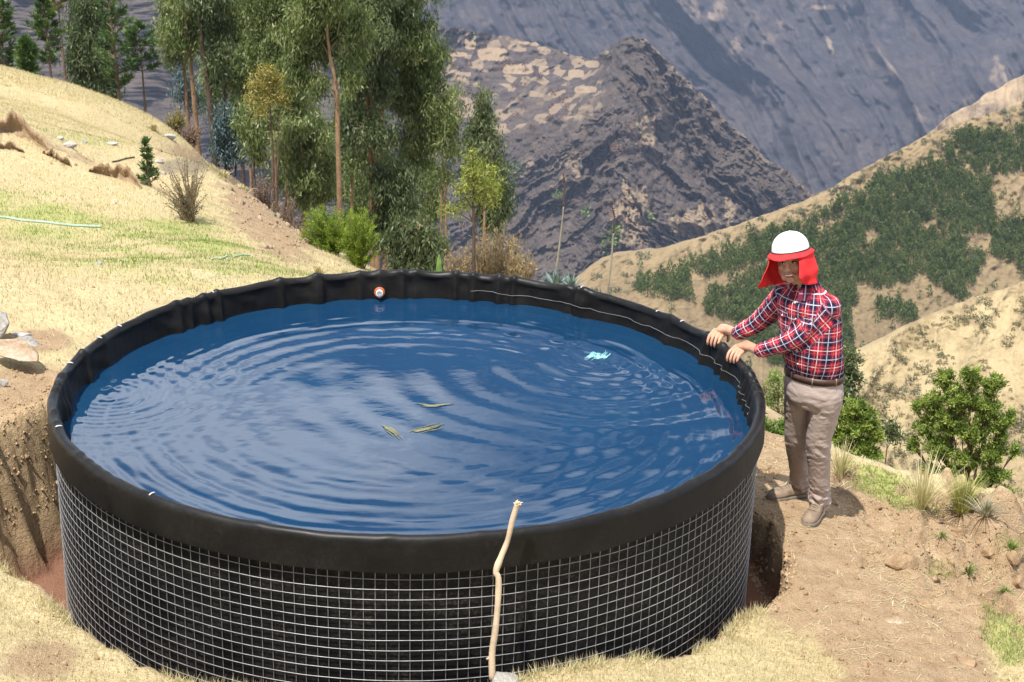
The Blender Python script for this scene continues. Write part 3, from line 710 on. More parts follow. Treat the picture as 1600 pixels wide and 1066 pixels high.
h += .0010*np.sin(2*math.pi*(np.hypot(WX+1.75, WY-.2))/.11)*np.exp(-(np.hypot(WX+1.75, WY-.2)/.6)**2)
t = NT('tank_water', .035, .5)
t.set('IOR', 1.40)
nn = t.noise(1.3, 3, .5)
t.set('Base Color', t.ramp(nn, (.3, (.0035, .023, .060)), (.7, (.0055, .031, .073))))
nb = t.noise(16, 3, .55, t.coord('Object', (1, 1.7, 1)))
t.bump(nb, .06, .003)
obj('water', mesh_data('water', np.stack([WX, WY, WATER_Z+h], -1).reshape(-1, 3), grid_faces(nr, na, True), t.m), kind='structure')

# ================================================================== PLANTS
BARK_E = simple('eucalyptus_bark', (.235, .150, .088), .9, .35, 3.0, .1, .6, 14, .03)
BARK_D = simple('dark_bark', (.10, .07, .052), .95, .35, 4.0, .1, .6, 14, .03)
BARK_P = simple('pine_bark', (.16, .115, .08), .95, .35, 4.0, .1, .6, 14, .03)
EUC = foliage_mat('eucalyptus_leaves', (.055, .080, .028), (.138, .178, .062), (.34, .36, .17), .40, .42)
EUC2 = foliage_mat('dark_eucalyptus_leaves', (.042, .060, .026), (.095, .125, .052), (.21, .235, .12), .33, .45)
BLUEG = foliage_mat('blue_grey_leaves', (.030, .055, .060), (.070, .115, .120), (.17, .23, .23), .2, .5)
PINE = foliage_mat('pine_needles', (.030, .060, .018), (.070, .125, .036), (.15, .21, .07), .2, .5)
YEL = foliage_mat('yellow_green_leaves', (.13, .15, .03), (.26, .29, .06), (.42, .42, .13), .35, .55)
OLIVE = foliage_mat('olive_yellow_leaves', (.16, .13, .035), (.32, .27, .075), (.46, .40, .15), .35, .6)
BROOM = foliage_mat('broom_leaves', (.07, .11, .012), (.19, .28, .026), (.36, .44, .07), .35, .55)
TANL = foliage_mat('dry_tan_leaves', (.13, .095, .04), (.27, .20, .085), (.40, .31, .15), .25, .7)
LEAFG = foliage_mat('bright_leaves', (.045, .085, .016), (.12, .195, .036), (.26, .34, .08), .35, .5)
GREYG = foliage_mat('grey_green_leaves', (.05, .06, .035), (.11, .12, .07), (.2, .2, .12), .2, .6)
STRAWM = foliage_mat('straw_blades', (.27, .21, .11), (.47, .395, .23), (.63, .56, .36), .3, .7)
GRASSM = foliage_mat('green_blades', (.09, .14, .03), (.19, .25, .06), (.36, .38, .13), .3, .6)
FORESTM = foliage_mat('plantation_leaves', (.042, .064, .015), (.092, .128, .030), (.18, .21, .062), .25, .6)
SCRUBM = foliage_mat('scrub_leaves', (.085, .075, .035), (.17, .145, .07), (.27, .23, .12), .15, .7)
DRYT = foliage_mat('dry_twigs', (.12, .075, .05), (.24, .155, .105), (.36, .26, .18), .1, .8)

def unit(v): return v/(np.linalg.norm(v, axis=-1, keepdims=True)+1e-9)
def leaf_quads(C, D, L, Wd, rng, fold=.15):
    n = len(C); D = unit(D); side = unit(np.cross(D, rng.normal(size=(n, 3)))); nor = np.cross(D, side)
    L = np.broadcast_to(L, (n,))[:, None]; Wd = np.broadcast_to(Wd, (n,))[:, None]
    V = np.stack([C, C+D*L*.45+side*Wd*.5+nor*Wd*fold, C+D*L, C+D*L*.45-side*Wd*.5+nor*Wd*fold], 1).reshape(-1, 3)
    return V, np.arange(4*n).reshape(n, 4)
def in_ball(n, rng, p=.55):
    d = unit(rng.normal(size=(n, 3))); return d*(rng.random(n)**p)[:, None]
def crown_leaves(blobs, rng, k, lmpp, L, Wd, droop, spread, sub_px=7.0, up=0.0, tone0=.5, sub_k=1.0):
    """blobs: (centre, rx, ry, rdepth) in metres"""
    mb = MB(); tips = []
    for c, rx, ry, rd in blobs:
        apx = (rx/lmpp)*(ry/lmpp); ns = max(6, int(apx/42*sub_k)); nl = int(apx*k)
        sc = c+in_ball(ns, rng, .42)*np.array([rx, rd, ry]); tips.append(sc)
        st = rng.normal(tone0, .17, ns)
        which = rng.integers(0, ns, nl); s = sub_px*lmpp
        C = sc[which]+rng.normal(size=(nl, 3))*np.array([s, s, s*1.1])*spread
        C[:, 2] -= np.abs(rng.normal(size=nl))*s*droop*.8
        D = rng.normal(size=(nl, 3))*.65; D[:, 2] += -droop*1.3+up
        V, F = leaf_quads(C, D, L*rng.uniform(.65, 1.25, nl), Wd*rng.uniform(.7, 1.3, nl), rng)
        mb.add(V, F, np.repeat(np.clip(st[which]+rng.normal(0, .16, nl), 0, 1), 4))
    return mb, tips
def plant(name, label, cat, dist, stems, blobs, leafm, barkm, seed, k=1.6, L=.135, Wd=.030, droop=1.0, spread=1.0, r0=6.0, r1=1.2, group=None, up=0.0, sub_px=7.0, rd=1.0, base_drop=None, tone0=.5, crown='crown', trunk='trunk', sub_k=1.0, nb=5, off=0.0):
    """stems and crown masses are given where the photo shows them (px), at a real distance; depth and thickness are built round the trunk"""
    rng = np.random.default_rng(seed); lm = dist/2600*1.04
    base = ath(stems[0][0][0], stems[0][0][1], dist)
    zg = gz(base[0], base[1]); base[2] = zg-.05
    root = empty(name, base, label, cat, group)
    def w(px, py, o=0.0): return ath(px, py, dist+o)
    tb = MB(); spts = []
    for st in stems:
        P = [w(*q[:2], (q[2] if len(q) > 2 else 0)) for q in st]
        P[0] = np.array([P[0][0], P[0][1], min(P[0][2], gz(P[0][0], P[0][1]))-.1])
        C = curve_pts(P, max(8, 6*len(P))); tt = np.linspace(0, 1, len(C))
        C[1:-1] += rng.normal(0, .15*lm*r0*.3, (len(C)-2, 3))
        R = lm*.5*(r0*(1-tt)**.8+r1)*(1+.25*np.exp(-tt*14)); add_tube(tb, C, R, 8, rng.uniform(.3, .7)); spts.append(C)
    allp = np.concatenate(spts)
    bl = []
    for b in blobs:
        o = (b[4] if len(b) > 4 else rng.uniform(-.5, .5)*min(b[2], b[3])*lm*1.2)
        bl.append((w(b[0], b[1], o), b[2]*lm, b[3]*lm, min(b[2], b[3])*lm*rd))
    mb, tips = crown_leaves(bl, rng, k, lm, L, Wd, droop, spread, sub_px, up, tone0, sub_k)
    for (c, *_), tp in zip(bl, tips):
        # a limb to each leaf mass and twigs into it
        low = allp[allp[:, 2] < c[2]-.15*abs(c[2]-base[2])*.3] if len(allp) else allp
        if not len(low): low = allp[:3]
        j = low[np.argmin(np.linalg.norm((low-c)*np.array([1, 1, .6]), axis=1))]
        mid = (j+c)/2+np.array([0, 0, .08*np.linalg.norm(c-j)])
        add_tube(tb, curve_pts([j, mid, c], 7), np.linspace(lm*r0*.17, lm*.5, 7), 5, .5)
        for q in tp[rng.permutation(len(tp))[:nb]]:
            add_tube(tb, curve_pts([c, (c+q)/2+np.array([0, 0, .03]), q], 4), np.linspace(lm*.6, lm*.28, 4), 4, .5)
    obj(trunk, tb.data(trunk, barkm, True, base), root)
    obj(crown, mb.data(crown, leafm, True, base), root)
    return root
GE = 'eucalyptus trees in the grove beyond the tank'
ETREES = [
 # label, dist, stems, blobs, material, extra
 ('tall eucalyptus with one clear orange trunk in the middle of the grove', 35, [[(532, 322), (528, 220), (524, 130), (512, 60), (508, -60)]], [(486, 50, 42, 42, .6), (470, 105, 24, 30, .5), (548, 45, 32, 40, .5), (500, 0, 46, 34), (552, 110, 18, 24), (494, 128, 16, 20), (520, -40, 50, 40)], EUC, dict(r0=7)),
 ('eucalyptus with the widest leafy mass, at the right edge of the tall grove', 40, [[(603, 440), (600, 300), (596, 180), (612, 60), (622, -60)]], [(640, 45, 42, 46), (668, 100, 40, 42), (662, 150, 44, 40), (690, 190, 26, 28), (655, 212, 38, 32), (634, 130, 30, 44), (612, 40, 38, 50), (640, -20, 50, 40), (648, 250, 24, 26)], EUC, {}),
 ('dark eucalyptus with a forked trunk behind the green broom bushes', 39, [[(590, 440), (586, 300), (581, 180), (574, 60), (570, -60)], [(584, 260), (575, 190), (560, 130)]], [(575, 40, 42, 52), (585, 125, 34, 46), (602, 0, 46, 40), (555, 95, 30, 36), (560, 190, 30, 34), (590, 205, 26, 30), (556, -20, 40, 36)], EUC2, {}),
 ('eucalyptus with a bare orange lower trunk left of the bushy middle of the grove', 41, [[(432, 308), (427, 220), (424, 120), (416, 20), (412, -60)]], [(424, 30, 42, 46), (446, 92, 36, 42), (460, 20, 38, 42), (400, 84, 26, 36), (440, 150, 28, 28), (430, -30, 50, 36), (462, 165, 28, 30)], EUC, {}),
 ('low leafy eucalyptus hanging down beside the dry bank', 37, [[(480, 345), (472, 270), (468, 190)], [(500, 345), (502, 280), (498, 215)]], [(466, 222, 32, 30), (482, 270, 34, 30), (450, 205, 22, 24), (500, 232, 18, 28), (472, 302, 26, 14), (502, 296, 22, 20), (490, 196, 20, 18), (515, 262, 14, 24)], EUC, dict(tone0=.6)),
 ('small cone-shaped eucalyptus standing apart at the right of the grove', 40, [[(762, 375), (760, 300), (757, 150)]], [(756, 158, 10, 18), (756, 188, 22, 24), (757, 222, 32, 28), (762, 258, 35, 28), (768, 290, 30, 22), (745, 285, 22, 20), (760, 318, 20, 16)], EUC2, dict(r0=4, tone0=.62)),
 ('thin twin-stemmed young eucalyptus right of the widest tree', 44, [[(688, 395), (690, 300), (693, 170)], [(699, 395), (697, 300), (704, 190)]], [(700, 172, 20, 24), (712, 150, 14, 20), (690, 215, 18, 22), (706, 232, 14, 22), (684, 262, 14, 20), (704, 275, 10, 16)], EUC, dict(r0=2.6, k=1.3)),
 ('round dark bushy eucalyptus just behind the tank rim', 33, [[(650, 440), (652, 400), (656, 350)], [(668, 440), (672, 400)]], [(652, 358, 34, 24), (636, 396, 26, 28), (674, 388, 22, 30), (652, 418, 36, 20), (680, 418, 16, 18), (628, 352, 16, 20)], EUC2, dict(r0=3.5, tone0=.45, k=2.2)),
 ('small dark sapling with drooping leaves behind the tan bush', 40, [[(782, 395), (782, 350), (778, 310)]], [(772, 335, 18, 14), (786, 328, 14, 16), (778, 350, 12, 10), (764, 322, 10, 10)], EUC2, dict(r0=2)),
 ('slender eucalyptus with the palest leaves at the left edge of the grove', 46, [[(300, 212), (288, 110), (281, 40), (278, -40)]], [(276, 28, 28, 34), (262, 66, 18, 24), (280, 74, 16, 20), (270, -10, 34, 28)], EUC, dict(r0=4, tone0=.6)),
 ('eucalyptus with a thick straight red-brown trunk, left one of a pair', 44, [[(312, 232), (302, 140), (291, 50), (287, -60)]], [(300, 10, 32, 30), (286, 48, 24, 26), (316, -20, 40, 30), (310, 62, 18, 26)], EUC, dict(r0=7)),
 ('eucalyptus with a thick dark straight trunk, right one of a pair', 43, [[(336, 238), (326, 140), (315, 60), (308, -60)]], [(336, 22, 28, 40), (346, 74, 22, 30), (330, -20, 40, 30), (340, 110, 16, 20)], EUC2, dict(r0=9, bark=1)),
 ('eucalyptus with a dark trunk above the blue-grey undergrowth', 45, [[(356, 200), (350, 110), (345, 30), (342, -50)]], [(362, 44, 28, 42), (374, 100, 26, 32), (384, 16, 34, 40), (392, 62, 22, 30), (366, -20, 40, 30)], EUC, dict(r0=6, bark=1)),
 ('eucalyptus whose crown joins the left and middle parts of the grove', 47, [[(378, 215), (374, 120), (372, 20), (370, -50)]], [(398, 28, 30, 38), (390, 110, 24, 30), (404, 146, 20, 22), (410, -16, 36, 30), (376, 150, 18, 22)], EUC2, dict(r0=5, bark=1)),
 ('background eucalyptus seen through the gaps between the middle trunks', 52, [[(560, 330), (556, 260), (548, 160), (545, 0)]], [(548, 232, 30, 34), (520, 205, 24, 26), (574, 262, 24, 32), (540, 285, 26, 26), (590, 300, 20, 26), (556, 20, 50, 50), (480, -20, 40, 40)], EUC2, dict(r0=4, k=1.4)),
 ('dark low eucalyptus filling the shade between the broom and the round bush', 36, [[(612, 440), (613, 370), (606, 270)]], [(604, 272, 28, 32), (622, 312, 28, 30), (606, 335, 30, 30), (630, 282, 20, 26), (594, 365, 22, 24), (618, 372, 22, 26)], EUC2, dict(r0=3.5)),
 ('background eucalyptus filling the gap right of the clear orange trunk', 50, [[(566, 380), (564, 300), (560, 180)]], [(556, 300, 26, 30), (580, 330, 24, 28), (548, 345, 22, 24), (570, 270, 24, 26), (536, 190, 18, 22)], EUC, dict(r0=4)),
 ('background eucalyptus at the left, behind the blue-grey shrub', 54, [[(330, 250), (334, 170), (338, 90)]], [(334, 128, 18, 24), (322, 150, 14, 18), (346, 140, 14, 22), (330, 96, 16, 20)], EUC, dict(r0=3)),
 ('background eucalyptus right of the dark low one, with hanging leaves', 47, [[(668, 400), (672, 320), (676, 240)]], [(668, 290, 20, 26), (684, 320, 16, 24), (664, 325, 18, 20), (676, 255, 16, 18)], EUC, dict(r0=3)),
 ('background eucalyptus behind the olive-yellow feathery tree', 50, [[(452, 310), (450, 230), (446, 120)]], [(446, 130, 30, 34), (462, 178, 28, 30), (428, 190, 24, 28), (452, 225, 26, 28), (476, 150, 22, 26), (440, 262, 22, 24)], EUC2, dict(r0=4)),
 ('background eucalyptus just right of the clear orange trunk, half hidden', 48, [[(548, 360), (550, 250), (552, 120)]], [(556, 150, 26, 34), (566, 205, 24, 30), (548, 245, 22, 28), (580, 170, 20, 30), (540, 205, 18, 24), (590, 240, 20, 26)], EUC, dict(r0=4)),
 ('background eucalyptus behind the dark-trunked one at left', 52, [[(392, 250), (388, 160), (384, 60)]], [(386, 100, 26, 32), (400, 150, 22, 28), (376, 170, 20, 26), (366, 60, 24, 30), (410, 196, 16, 22)], EUC2, dict(r0=4)),
 ('leafy young eucalyptus left of the clear orange trunk', 40, [[(447, 325), (447, 270), (452, 200)]], [(432, 200, 18, 24), (448, 240, 16, 26), (420, 172, 16, 20)], EUC, dict(r0=2.5, k=1.3)),
]
for i, (lab, d, st, bl, mt, ex) in enumerate(ETREES):
    ex = dict(ex); bk = BARK_D if ex.pop('bark', 0) else BARK_E
    kk = dict(k=2.7, r0=7.5, r1=1.8, group=GE); kk.update(ex)
    plant('eucalyptus_tree', lab, 'tree', d, st, bl, mt, bk, 300+i, **kk)
plant('broadleaf_tree', 'dense dark rounded tree on the crest among the pines at upper left', 'tree', 46, [[(136, 178), (136, 110), (140, 30)], [(150, 175), (158, 110)]], [(130, 36, 34, 40), (142, 84, 34, 42), (160, 136, 26, 20), (118, 106, 20, 26), (146, -6, 40, 30), (150, 110, 28, 30), (174, 150, 14, 16), (120, 66, 22, 24)], EUC2, BARK_D, 340, k=2.2, tone0=.45)
plant('blue_shrub', 'blue-grey leafy shrub under the paired trunks', 'shrub', 42, [[(352, 248), (352, 215), (350, 180)], [(366, 250), (370, 220)]], [(350, 180, 18, 26), (368, 205, 18, 24), (342, 215, 14, 20), (358, 230, 20, 16), (380, 225, 10, 16)], BLUEG, BARK_D, 341, k=2.2, r0=2.5)
plant('blue_shrub', 'small green-blue shrub standing behind the left trunks', 'shrub', 49, [[(292, 178), (294, 150), (296, 110)]], [(294, 124, 16, 22), (284, 148, 13, 16), (304, 152, 12, 18)], BLUEG, BARK_D, 342, k=2, r0=2.5, tone0=.6)
plant('eucalyptus_sapling', 'leafy green sapling with hanging leaves right of the blue-grey shrub', 'sapling', 39, [[(396, 262), (396, 220), (392, 160)]], [(390, 172, 18, 22), (396, 204, 20, 26), (402, 232, 15, 18), (382, 190, 12, 18)], EUC, BARK_D, 343, k=2.0, r0=2.5, tone0=.65)
plant('feathery_tree', 'yellow-green feathery young tree with a thin dark trunk behind the tank rim', 'tree', 26, [[(742, 445), (740, 360), (739, 240)]], [(738, 250, 12, 16), (752, 264, 20, 10), (728, 272, 20, 10), (766, 290, 18, 9), (716, 298, 20, 9), (742, 286, 22, 12), (756, 312, 20, 9), (724, 322, 22, 9), (702, 330, 16, 7), (772, 316, 10, 8)], YEL, BARK_D, 344, k=1.5, L=.075, Wd=.015, droop=.2, r0=6, up=.3, sub_px=5, sub_k=1.6)
plant('feathery_tree', 'olive-yellow feathery tree with a grey trunk in front of the left grove', 'tree', 36, [[(428, 312), (426, 240), (420, 130)], [(426, 230), (436, 180)]], [(418, 118, 20, 14), (400, 134, 22, 10), (436, 130, 24, 12), (392, 154, 14, 8), (422, 150, 28, 10), (448, 152, 14, 12), (410, 172, 16, 7)], OLIVE, BARK_D, 345, k=1.9, L=.09, Wd=.022, droop=.3, r0=4, up=.2, sub_px=5, sub_k=1.5)
plant('feathery_tree', 'thin orange-stemmed feathery tree behind the yellow-green one', 'tree', 31, [[(756, 400), (757, 340), (760, 270)]], [(762, 270, 14, 12), (772, 288, 14, 10), (755, 296, 16, 9), (776, 305, 10, 8)], YEL, BARK_E, 346, k=1.6, L=.08, Wd=.02, droop=.3, r0=4, up=.2, sub_px=5, sub_k=1.5)
# pines
def pine(label, dist, stem, widths, seed, r0=4.5, group='pines along the crest at upper left', low_tuft=False, mat=None, name='pine_tree', cat='tree', nw_=None, L=.16):
    """widths: (t along the trunk, half width px) of the whorls"""
    rng = np.random.default_rng(seed); lm = dist/2600*1.04
    base = ath(*stem[0], dist); base[2] = min(base[2], gz(base[0], base[1]))-.05
    root = empty(name, base, label, cat, group)
    P = [ath(*q, dist) for q in stem]; P[0] = base.copy(); C = curve_pts(P, 24); tt = np.linspace(0, 1, 24)
    tb = MB(); add_tube(tb, C, lm*.5*(r0*(1-tt)+.8), 7, .5)
    mb = MB(); wt = np.array(widths, float); H = np.linalg.norm(C[-1]-C[0])
    ts = np.arange(wt[0, 0], 1.0, nw_ or .045)
    for t0 in ts:
        c = np.array([np.interp(t0, tt, C[:, i]) for i in range(3)]); wd = np.interp(t0, wt[:, 0], wt[:, 1])*lm
        for b in range(rng.integers(4, 7)):
            a = rng.uniform(0, 6.283); ln = wd*rng.uniform(.6, 1.1)
            e = c+np.array([math.cos(a)*ln, math.sin(a)*ln, ln*rng.uniform(.3, .75)]); B = curve_pts([c, (c+e)/2-np.array([0, 0, .08*ln]), e], 8)
            add_tube(tb, B, np.linspace(lm*.8, lm*.3, 8), 4, .5)
            n = int(28+60*min(1, ln)); u = rng.uniform(.25, 1, n)**.8; Q = np.stack([np.interp(u, np.linspace(0, 1, 8), B[:, i]) for i in range(3)], -1)
            D = rng.normal(size=(n, 3))*.55+unit(e-c)*.7+np.array([0, 0, .45])
            V, F = leaf_quads(Q, D, L*rng.uniform(.7, 1.3, n), .026*L/.16, rng); mb.add(V, F, np.repeat(np.clip(rng.normal(.5, .2)+rng.normal(0, .13, n), 0, 1), 4))
    n = 120; Q = C[-1]+rng.normal(0, 1.2*lm, (n, 3)); V, F = leaf_quads(Q, rng.normal(size=(n, 3))*.4+np.array([0, 0, 1.0]), L*1.2, .028*L/.16, rng); mb.add(V, F, np.repeat(rng.uniform(.3, .9, n), 4))
    if low_tuft:
        n = 420; Q = C[2]+rng.normal(size=(n, 3))*np.array([6, 6, 9])*lm; V, F = leaf_quads(Q, rng.normal(size=(n, 3))*.6+np.array([0, 0, .6]), L, .03, rng); mb.add(V, F, np.repeat(rng.uniform(0, .5, n), 4))
    obj('trunk', tb.data('trunk', BARK_P, True, base), root); obj('crown', mb.data('crown', mat or PINE, True, base), root)
    return root
pine('young pine with a bare lower trunk, second from the left on the crest', 42, [(84, 148), (76, 80), (66, -4)], [(.42, 16), (.6, 24), (.8, 15), (1, 3)], 351)
pine('smallest pine, a knee-high sapling on the left crest', 38, [(44, 122), (43, 95), (41, 66)], [(.2, 12), (.5, 15), (1, 4)], 352, r0=2.5)
pine('pine cut by the left edge of the photo on the crest', 41, [(4, 128), (3, 60), (0, -50)], [(.2, 18), (.5, 24), (.8, 16), (1, 5)], 353)
pine('tallest pine on the crest with upswept branches right of the dense tree', 41, [(188, 182), (182, 100), (164, -40)], [(.35, 26), (.55, 38), (.8, 26), (1, 5)], 354, r0=6)
pine('slender pine with a tuft of shoots round its foot', 42, [(229, 192), (224, 130), (216, 42)], [(.6, 22), (.75, 34), (.9, 20), (1, 4)], 355, low_tuft=True)
pine('thin bare-stemmed pine with a straw-coloured top left of the dense tree', 43, [(108, 158), (98, 80), (86, -40)], [(.75, 14), (.9, 16), (1, 6)], 356, mat=OLIVE)
pine('small bright green pine sapling on the bank beside the thorny shrub', 20.0, [(236, 312), (232, 280), (228, 224)], [(.25, 10), (.45, 15), (.65, 9), (1, 3)], 357, r0=6, group='saplings on the bank', name='pine_sapling', cat='sapling', nw_=.09, L=.072)

# broom bushes, tan bushes and other many-stemmed shrubs
def shrub(name, label, dist, base_px, top, seed, leafm, barkm, n=120, L=.09, Wd=.02, per=36, r=1.2, group=None, cat='bush', leaf_from=.45, jitter=1.0, up=.8, bare=0):
    """top: (px, py, rx, ry) ellipse that the stems reach into"""
    rng = np.random.default_rng(seed)
    if dist is None:
        h = on_ground(*base_px); dist = float(np.hypot(*(h-CAM)[:2])); lm = dist/2600*1.04
    else: lm = dist/2600*1.04
    base = ath(*base_px, dist); base[2] = gz(base[0], base[1])-.03
    root = empty(name, base, label, cat, group); tb = MB(); mb = MB(); c = ath(top[0], top[1], dist)
    for i in range(n):
        e = c+in_ball(1, rng, .33)[0]*np.array([top[2]*lm, min(top[2], top[3])*lm, top[3]*lm]); b = base+np.array([rng.normal(0, 3*lm), rng.normal(0, 3*lm), -.02])
        if e[2] < base[2]+.1: e[2] = base[2]+.1+rng.uniform(0, .2)
        q = b*.45+e*.55; q[:2] = b[:2]*.62+e[:2]*.38; B = curve_pts([b, q, e], 9); B[2:] += rng.normal(0, .8*lm*jitter, (7, 3))
        add_tube(tb, B, np.linspace(lm*r, lm*.25, 9), 4, rng.uniform(0, 1))
        k = per; u = rng.uniform(leaf_from, 1.03, k); Q = np.stack([np.interp(u, np.linspace(0, 1, 9), B[:, j]) for j in range(3)], -1)+rng.normal(0, 1.5*lm*jitter, (k, 3))
        D = unit(B[-1]-B[3])*up+rng.normal(size=(k, 3))*.5; V, F = leaf_quads(Q, D, L*rng.uniform(.6, 1.3, k), Wd, rng)
        mb.add(V, F, np.repeat(np.clip(rng.normal(.5, .15)+rng.normal(0, .17, k), 0, 1), 4))
    obj('stems', tb.data('stems', barkm, True, base), root); obj('foliage', mb.data('foliage', leafm, True, base), root); return root
shrub('broom_bush', 'larger bright green broom bush, left one of the pair', 19, (520, 430), (510, 362, 44, 46), 361, BROOM, BARK_D, 200, .040, .0065, 95, group='green broom bushes')
shrub('broom_bush', 'smaller bright green broom bush, right one of the pair', 18.4, (562, 438), (562, 368, 30, 50), 362, BROOM, BARK_D, 150, .040, .0065, 95, group='green broom bushes')
shrub('tan_bush', 'wide tan dry bush behind the tank rim right of the dark sapling trunk', 27, (772, 442), (775, 392, 50, 40), 363, TANL, BARK_P, 210, .07, .02, 26, group='tan dry bushes')
shrub('tan_bush', 'lower tan dry bush between the thin trunk and the agave', 25, (812, 446), (812, 412, 28, 26), 364, TANL, BARK_P, 110, .06, .018, 26, group='tan dry bushes')
shrub('tan_bush', 'small tan dry bush left of the thin dark trunk', 26, (712, 442), (716, 408, 30, 28), 365, TANL, BARK_P, 90, .06, .018, 24, group='tan dry bushes')
shrub('twiggy_shrub', 'reddish twiggy dry shrub at the foot of the low leafy eucalyptus', 33, (446, 348), (447, 326, 22, 20), 366, DRYT, BARK_D, 60, .06, .014, 14, group='dry twiggy shrubs on the bank')
shrub('twiggy_shrub', 'dark dry shrub behind the left broom bush', 31, (466, 372), (462, 350, 18, 22), 367, DRYT, BARK_D, 50, .06, .014, 12, group='dry twiggy shrubs on the bank')
shrub('twiggy_shrub', 'brown dry shrub below the yellow tussocks', 34, (412, 300), (412, 286, 20, 14), 368, DRYT, BARK_D, 50, .06, .014, 14, group='dry twiggy shrubs on the bank')
shrub('twiggy_shrub', 'brown dry shrub at the foot of the paired trunks', 38, (298, 232), (294, 212, 22, 20), 369, DRYT, BARK_D, 60, .07, .016, 16, group='dry twiggy shrubs on the bank')
shrub('olive_shrub', 'olive-yellow low shrub on the crest left of the grove', 41, (274, 212), (275, 184, 16, 14), 370, OLIVE, BARK_D, 50, .08, .02, 22)
thorny = shrub('thorny_shrub', 'bare thorny grey-green shrub at the edge of the lawn', None, (296, 346), (288, 288, 44, 54), 371, GREYG, simple('thorny_bark', (.22, .15, .09), .9, .3), 74, .028, .010, 26, 1.5, leaf_from=.3, jitter=.9, cat='shrub')
# bushes on the slope behind the man
def leafy(label, dist, stems, blobs, seed, mat=LEAFG, name='leafy_bush', group='leafy bushes on the slope beyond the man', cat='bush', **kw):
    a = dict(k=2.0, L=.036, Wd=.016, droop=.15, r0=4, r1=1, sub_px=6, up=.25, crown='foliage', trunk='stems', sub_k=1.2, nb=7); a.update(kw)
    return plant(name, label, cat, dist, stems, blobs, mat, BARK_D, seed, group=group, **a)
GB = 'leafy bushes on the slope beyond the man'
BUSHM = foliage_mat('yellowish_bush_leaves', (.070, .105, .020), (.19, .26, .050), (.38, .43, .12), .42, .5)  # one yellow-green leaf colour for both bushes, varied at random
def big_bush(label, dist, base_px, tops, seed, n, per, L):
    rng = np.random.default_rng(seed); lm = dist/2600*1.04; base = ath(*base_px, dist); base[2] = gz(base[0], base[1])-.05; root = empty('leafy_bush', base, label, 'bush', GB); tb = MB(); mb = MB()
    tot = sum(q[2]*q[3] for q in tops)
    for q in tops:
        c = ath(q[0], q[1], dist); hub = base*.55+c*.45+np.array([0, 0, -.06]); hub[:2] = base[:2]*.6+c[:2]*.4; add_tube(tb, curve_pts([base+rng.normal(0, 2*lm, 3)*np.array([1, 1, 0]), hub, c], 10), np.linspace(1.5*lm, .6*lm, 10), 5, .4)
        for i in range(max(5, int(n*q[2]*q[3]/tot))):
            e = c+in_ball(1, rng, .36)[0]*np.array([q[2], min(q[2], q[3])*1.1, q[3]])*lm; B = curve_pts([hub*.4+c*.6, (c+e)/2+rng.normal(0, 2*lm, 3), e+np.array([0, 0, 1.5*lm])], 7); add_tube(tb, B, np.linspace(.5*lm, .2*lm, 7), 4, .5)
            k = int(per*rng.uniform(.4, 1.5)); u = rng.uniform(.25, 1.12, k)**.8; Q = np.stack([np.interp(u, np.linspace(0, 1.1, 7), B[:, a]) for a in range(3)], -1)+rng.normal(0, 2.4*lm, (k, 3)); D = rng.normal(size=(k, 3))*.7+unit(B[-1]-B[2])*.5+np.array([0, 0, .15])
            V, F = leaf_quads(Q, D, L*rng.uniform(.5, 1.3, k), L*.36, rng); mb.add(V, F, np.repeat(np.clip(rng.normal(.5, .2)+rng.normal(0, .16, k), 0, 1), 4))
    obj('stems', tb.data('stems', BARK_D, True, base), root); obj('foliage', mb.data('foliage', BUSHM, True, base), root)
big_bush('largest leafy green bush at the right, behind the grass tussocks', 17, (1512, 800), [(1478, 596, 20, 18), (1518, 590, 22, 16), (1552, 604, 18, 22), (1500, 622, 34, 22), (1455, 630, 20, 22), (1432, 640, 9, 12), (1540, 640, 34, 24), (1480, 660, 34, 24), (1445, 668, 22, 18), (1520, 676, 40, 24), (1565, 668, 20, 24), (1578, 648, 8, 10), (1428, 696, 14, 12), (1470, 700, 34, 22), (1555, 706, 28, 22), (1515, 718, 32, 18), (1492, 738, 28, 14), (1556, 742, 24, 18), (1586, 705, 8, 14), (1570, 772, 14, 14), (1455, 735, 14, 10), (1530, 760, 20, 14)], 381, 560, 82, .040)
big_bush('rounded green bush directly behind the legs of the man', 15, (1334, 742), [(1338, 636, 18, 14), (1316, 650, 16, 16), (1356, 655, 18, 18), (1335, 668, 30, 18), (1368, 680, 12, 16), (1312, 684, 16, 18), (1345, 698, 26, 16), (1325, 712, 18, 12), (1364, 712, 12, 10), (1300, 668, 8, 10)], 382, 300, 80, .036)
leafy('low bright green leafy plant at the edge of the dirt behind the tank', 13, [[(1215, 705), (1215, 680)], [(1235, 705), (1238, 680)], [(1200, 700), (1198, 672)]],
      [(1212, 682, 18, 12), (1235, 690, 16, 10), (1198, 672, 12, 12), (1222, 668, 12, 8)], 383, k=2.4, r0=2.5, L=.05)
leafy('small green bush showing between the tank rim and the belt of the man', 18, [[(1215, 660), (1216, 625), (1218, 595)]], [(1216, 596, 14, 16), (1226, 612, 14, 16), (1210, 622, 12, 14)], 384, r0=3)
leafy('dark grey-green round tree behind the hip of the man', 24, [[(1326, 690), (1326, 640), (1322, 570)]], [(1322, 566, 18, 30), (1330, 592, 16, 24), (1318, 600, 22, 26), (1322, 625, 18, 18)], 385, mat=EUC2, name='dark_tree', group=None, cat='tree', L=.07, Wd=.028, k=2.2)
leafy('low dry olive scrub on the bank behind the tank rim at right', 20, [[(1205, 660), (1200, 630)], [(1220, 665), (1226, 640)]], [(1203, 628, 14, 16), (1222, 645, 16, 12), (1194, 610, 8, 12), (1208, 655, 18, 10)], 386, mat=SCRUBM, group=None, name='dry_scrub', k=1.6)
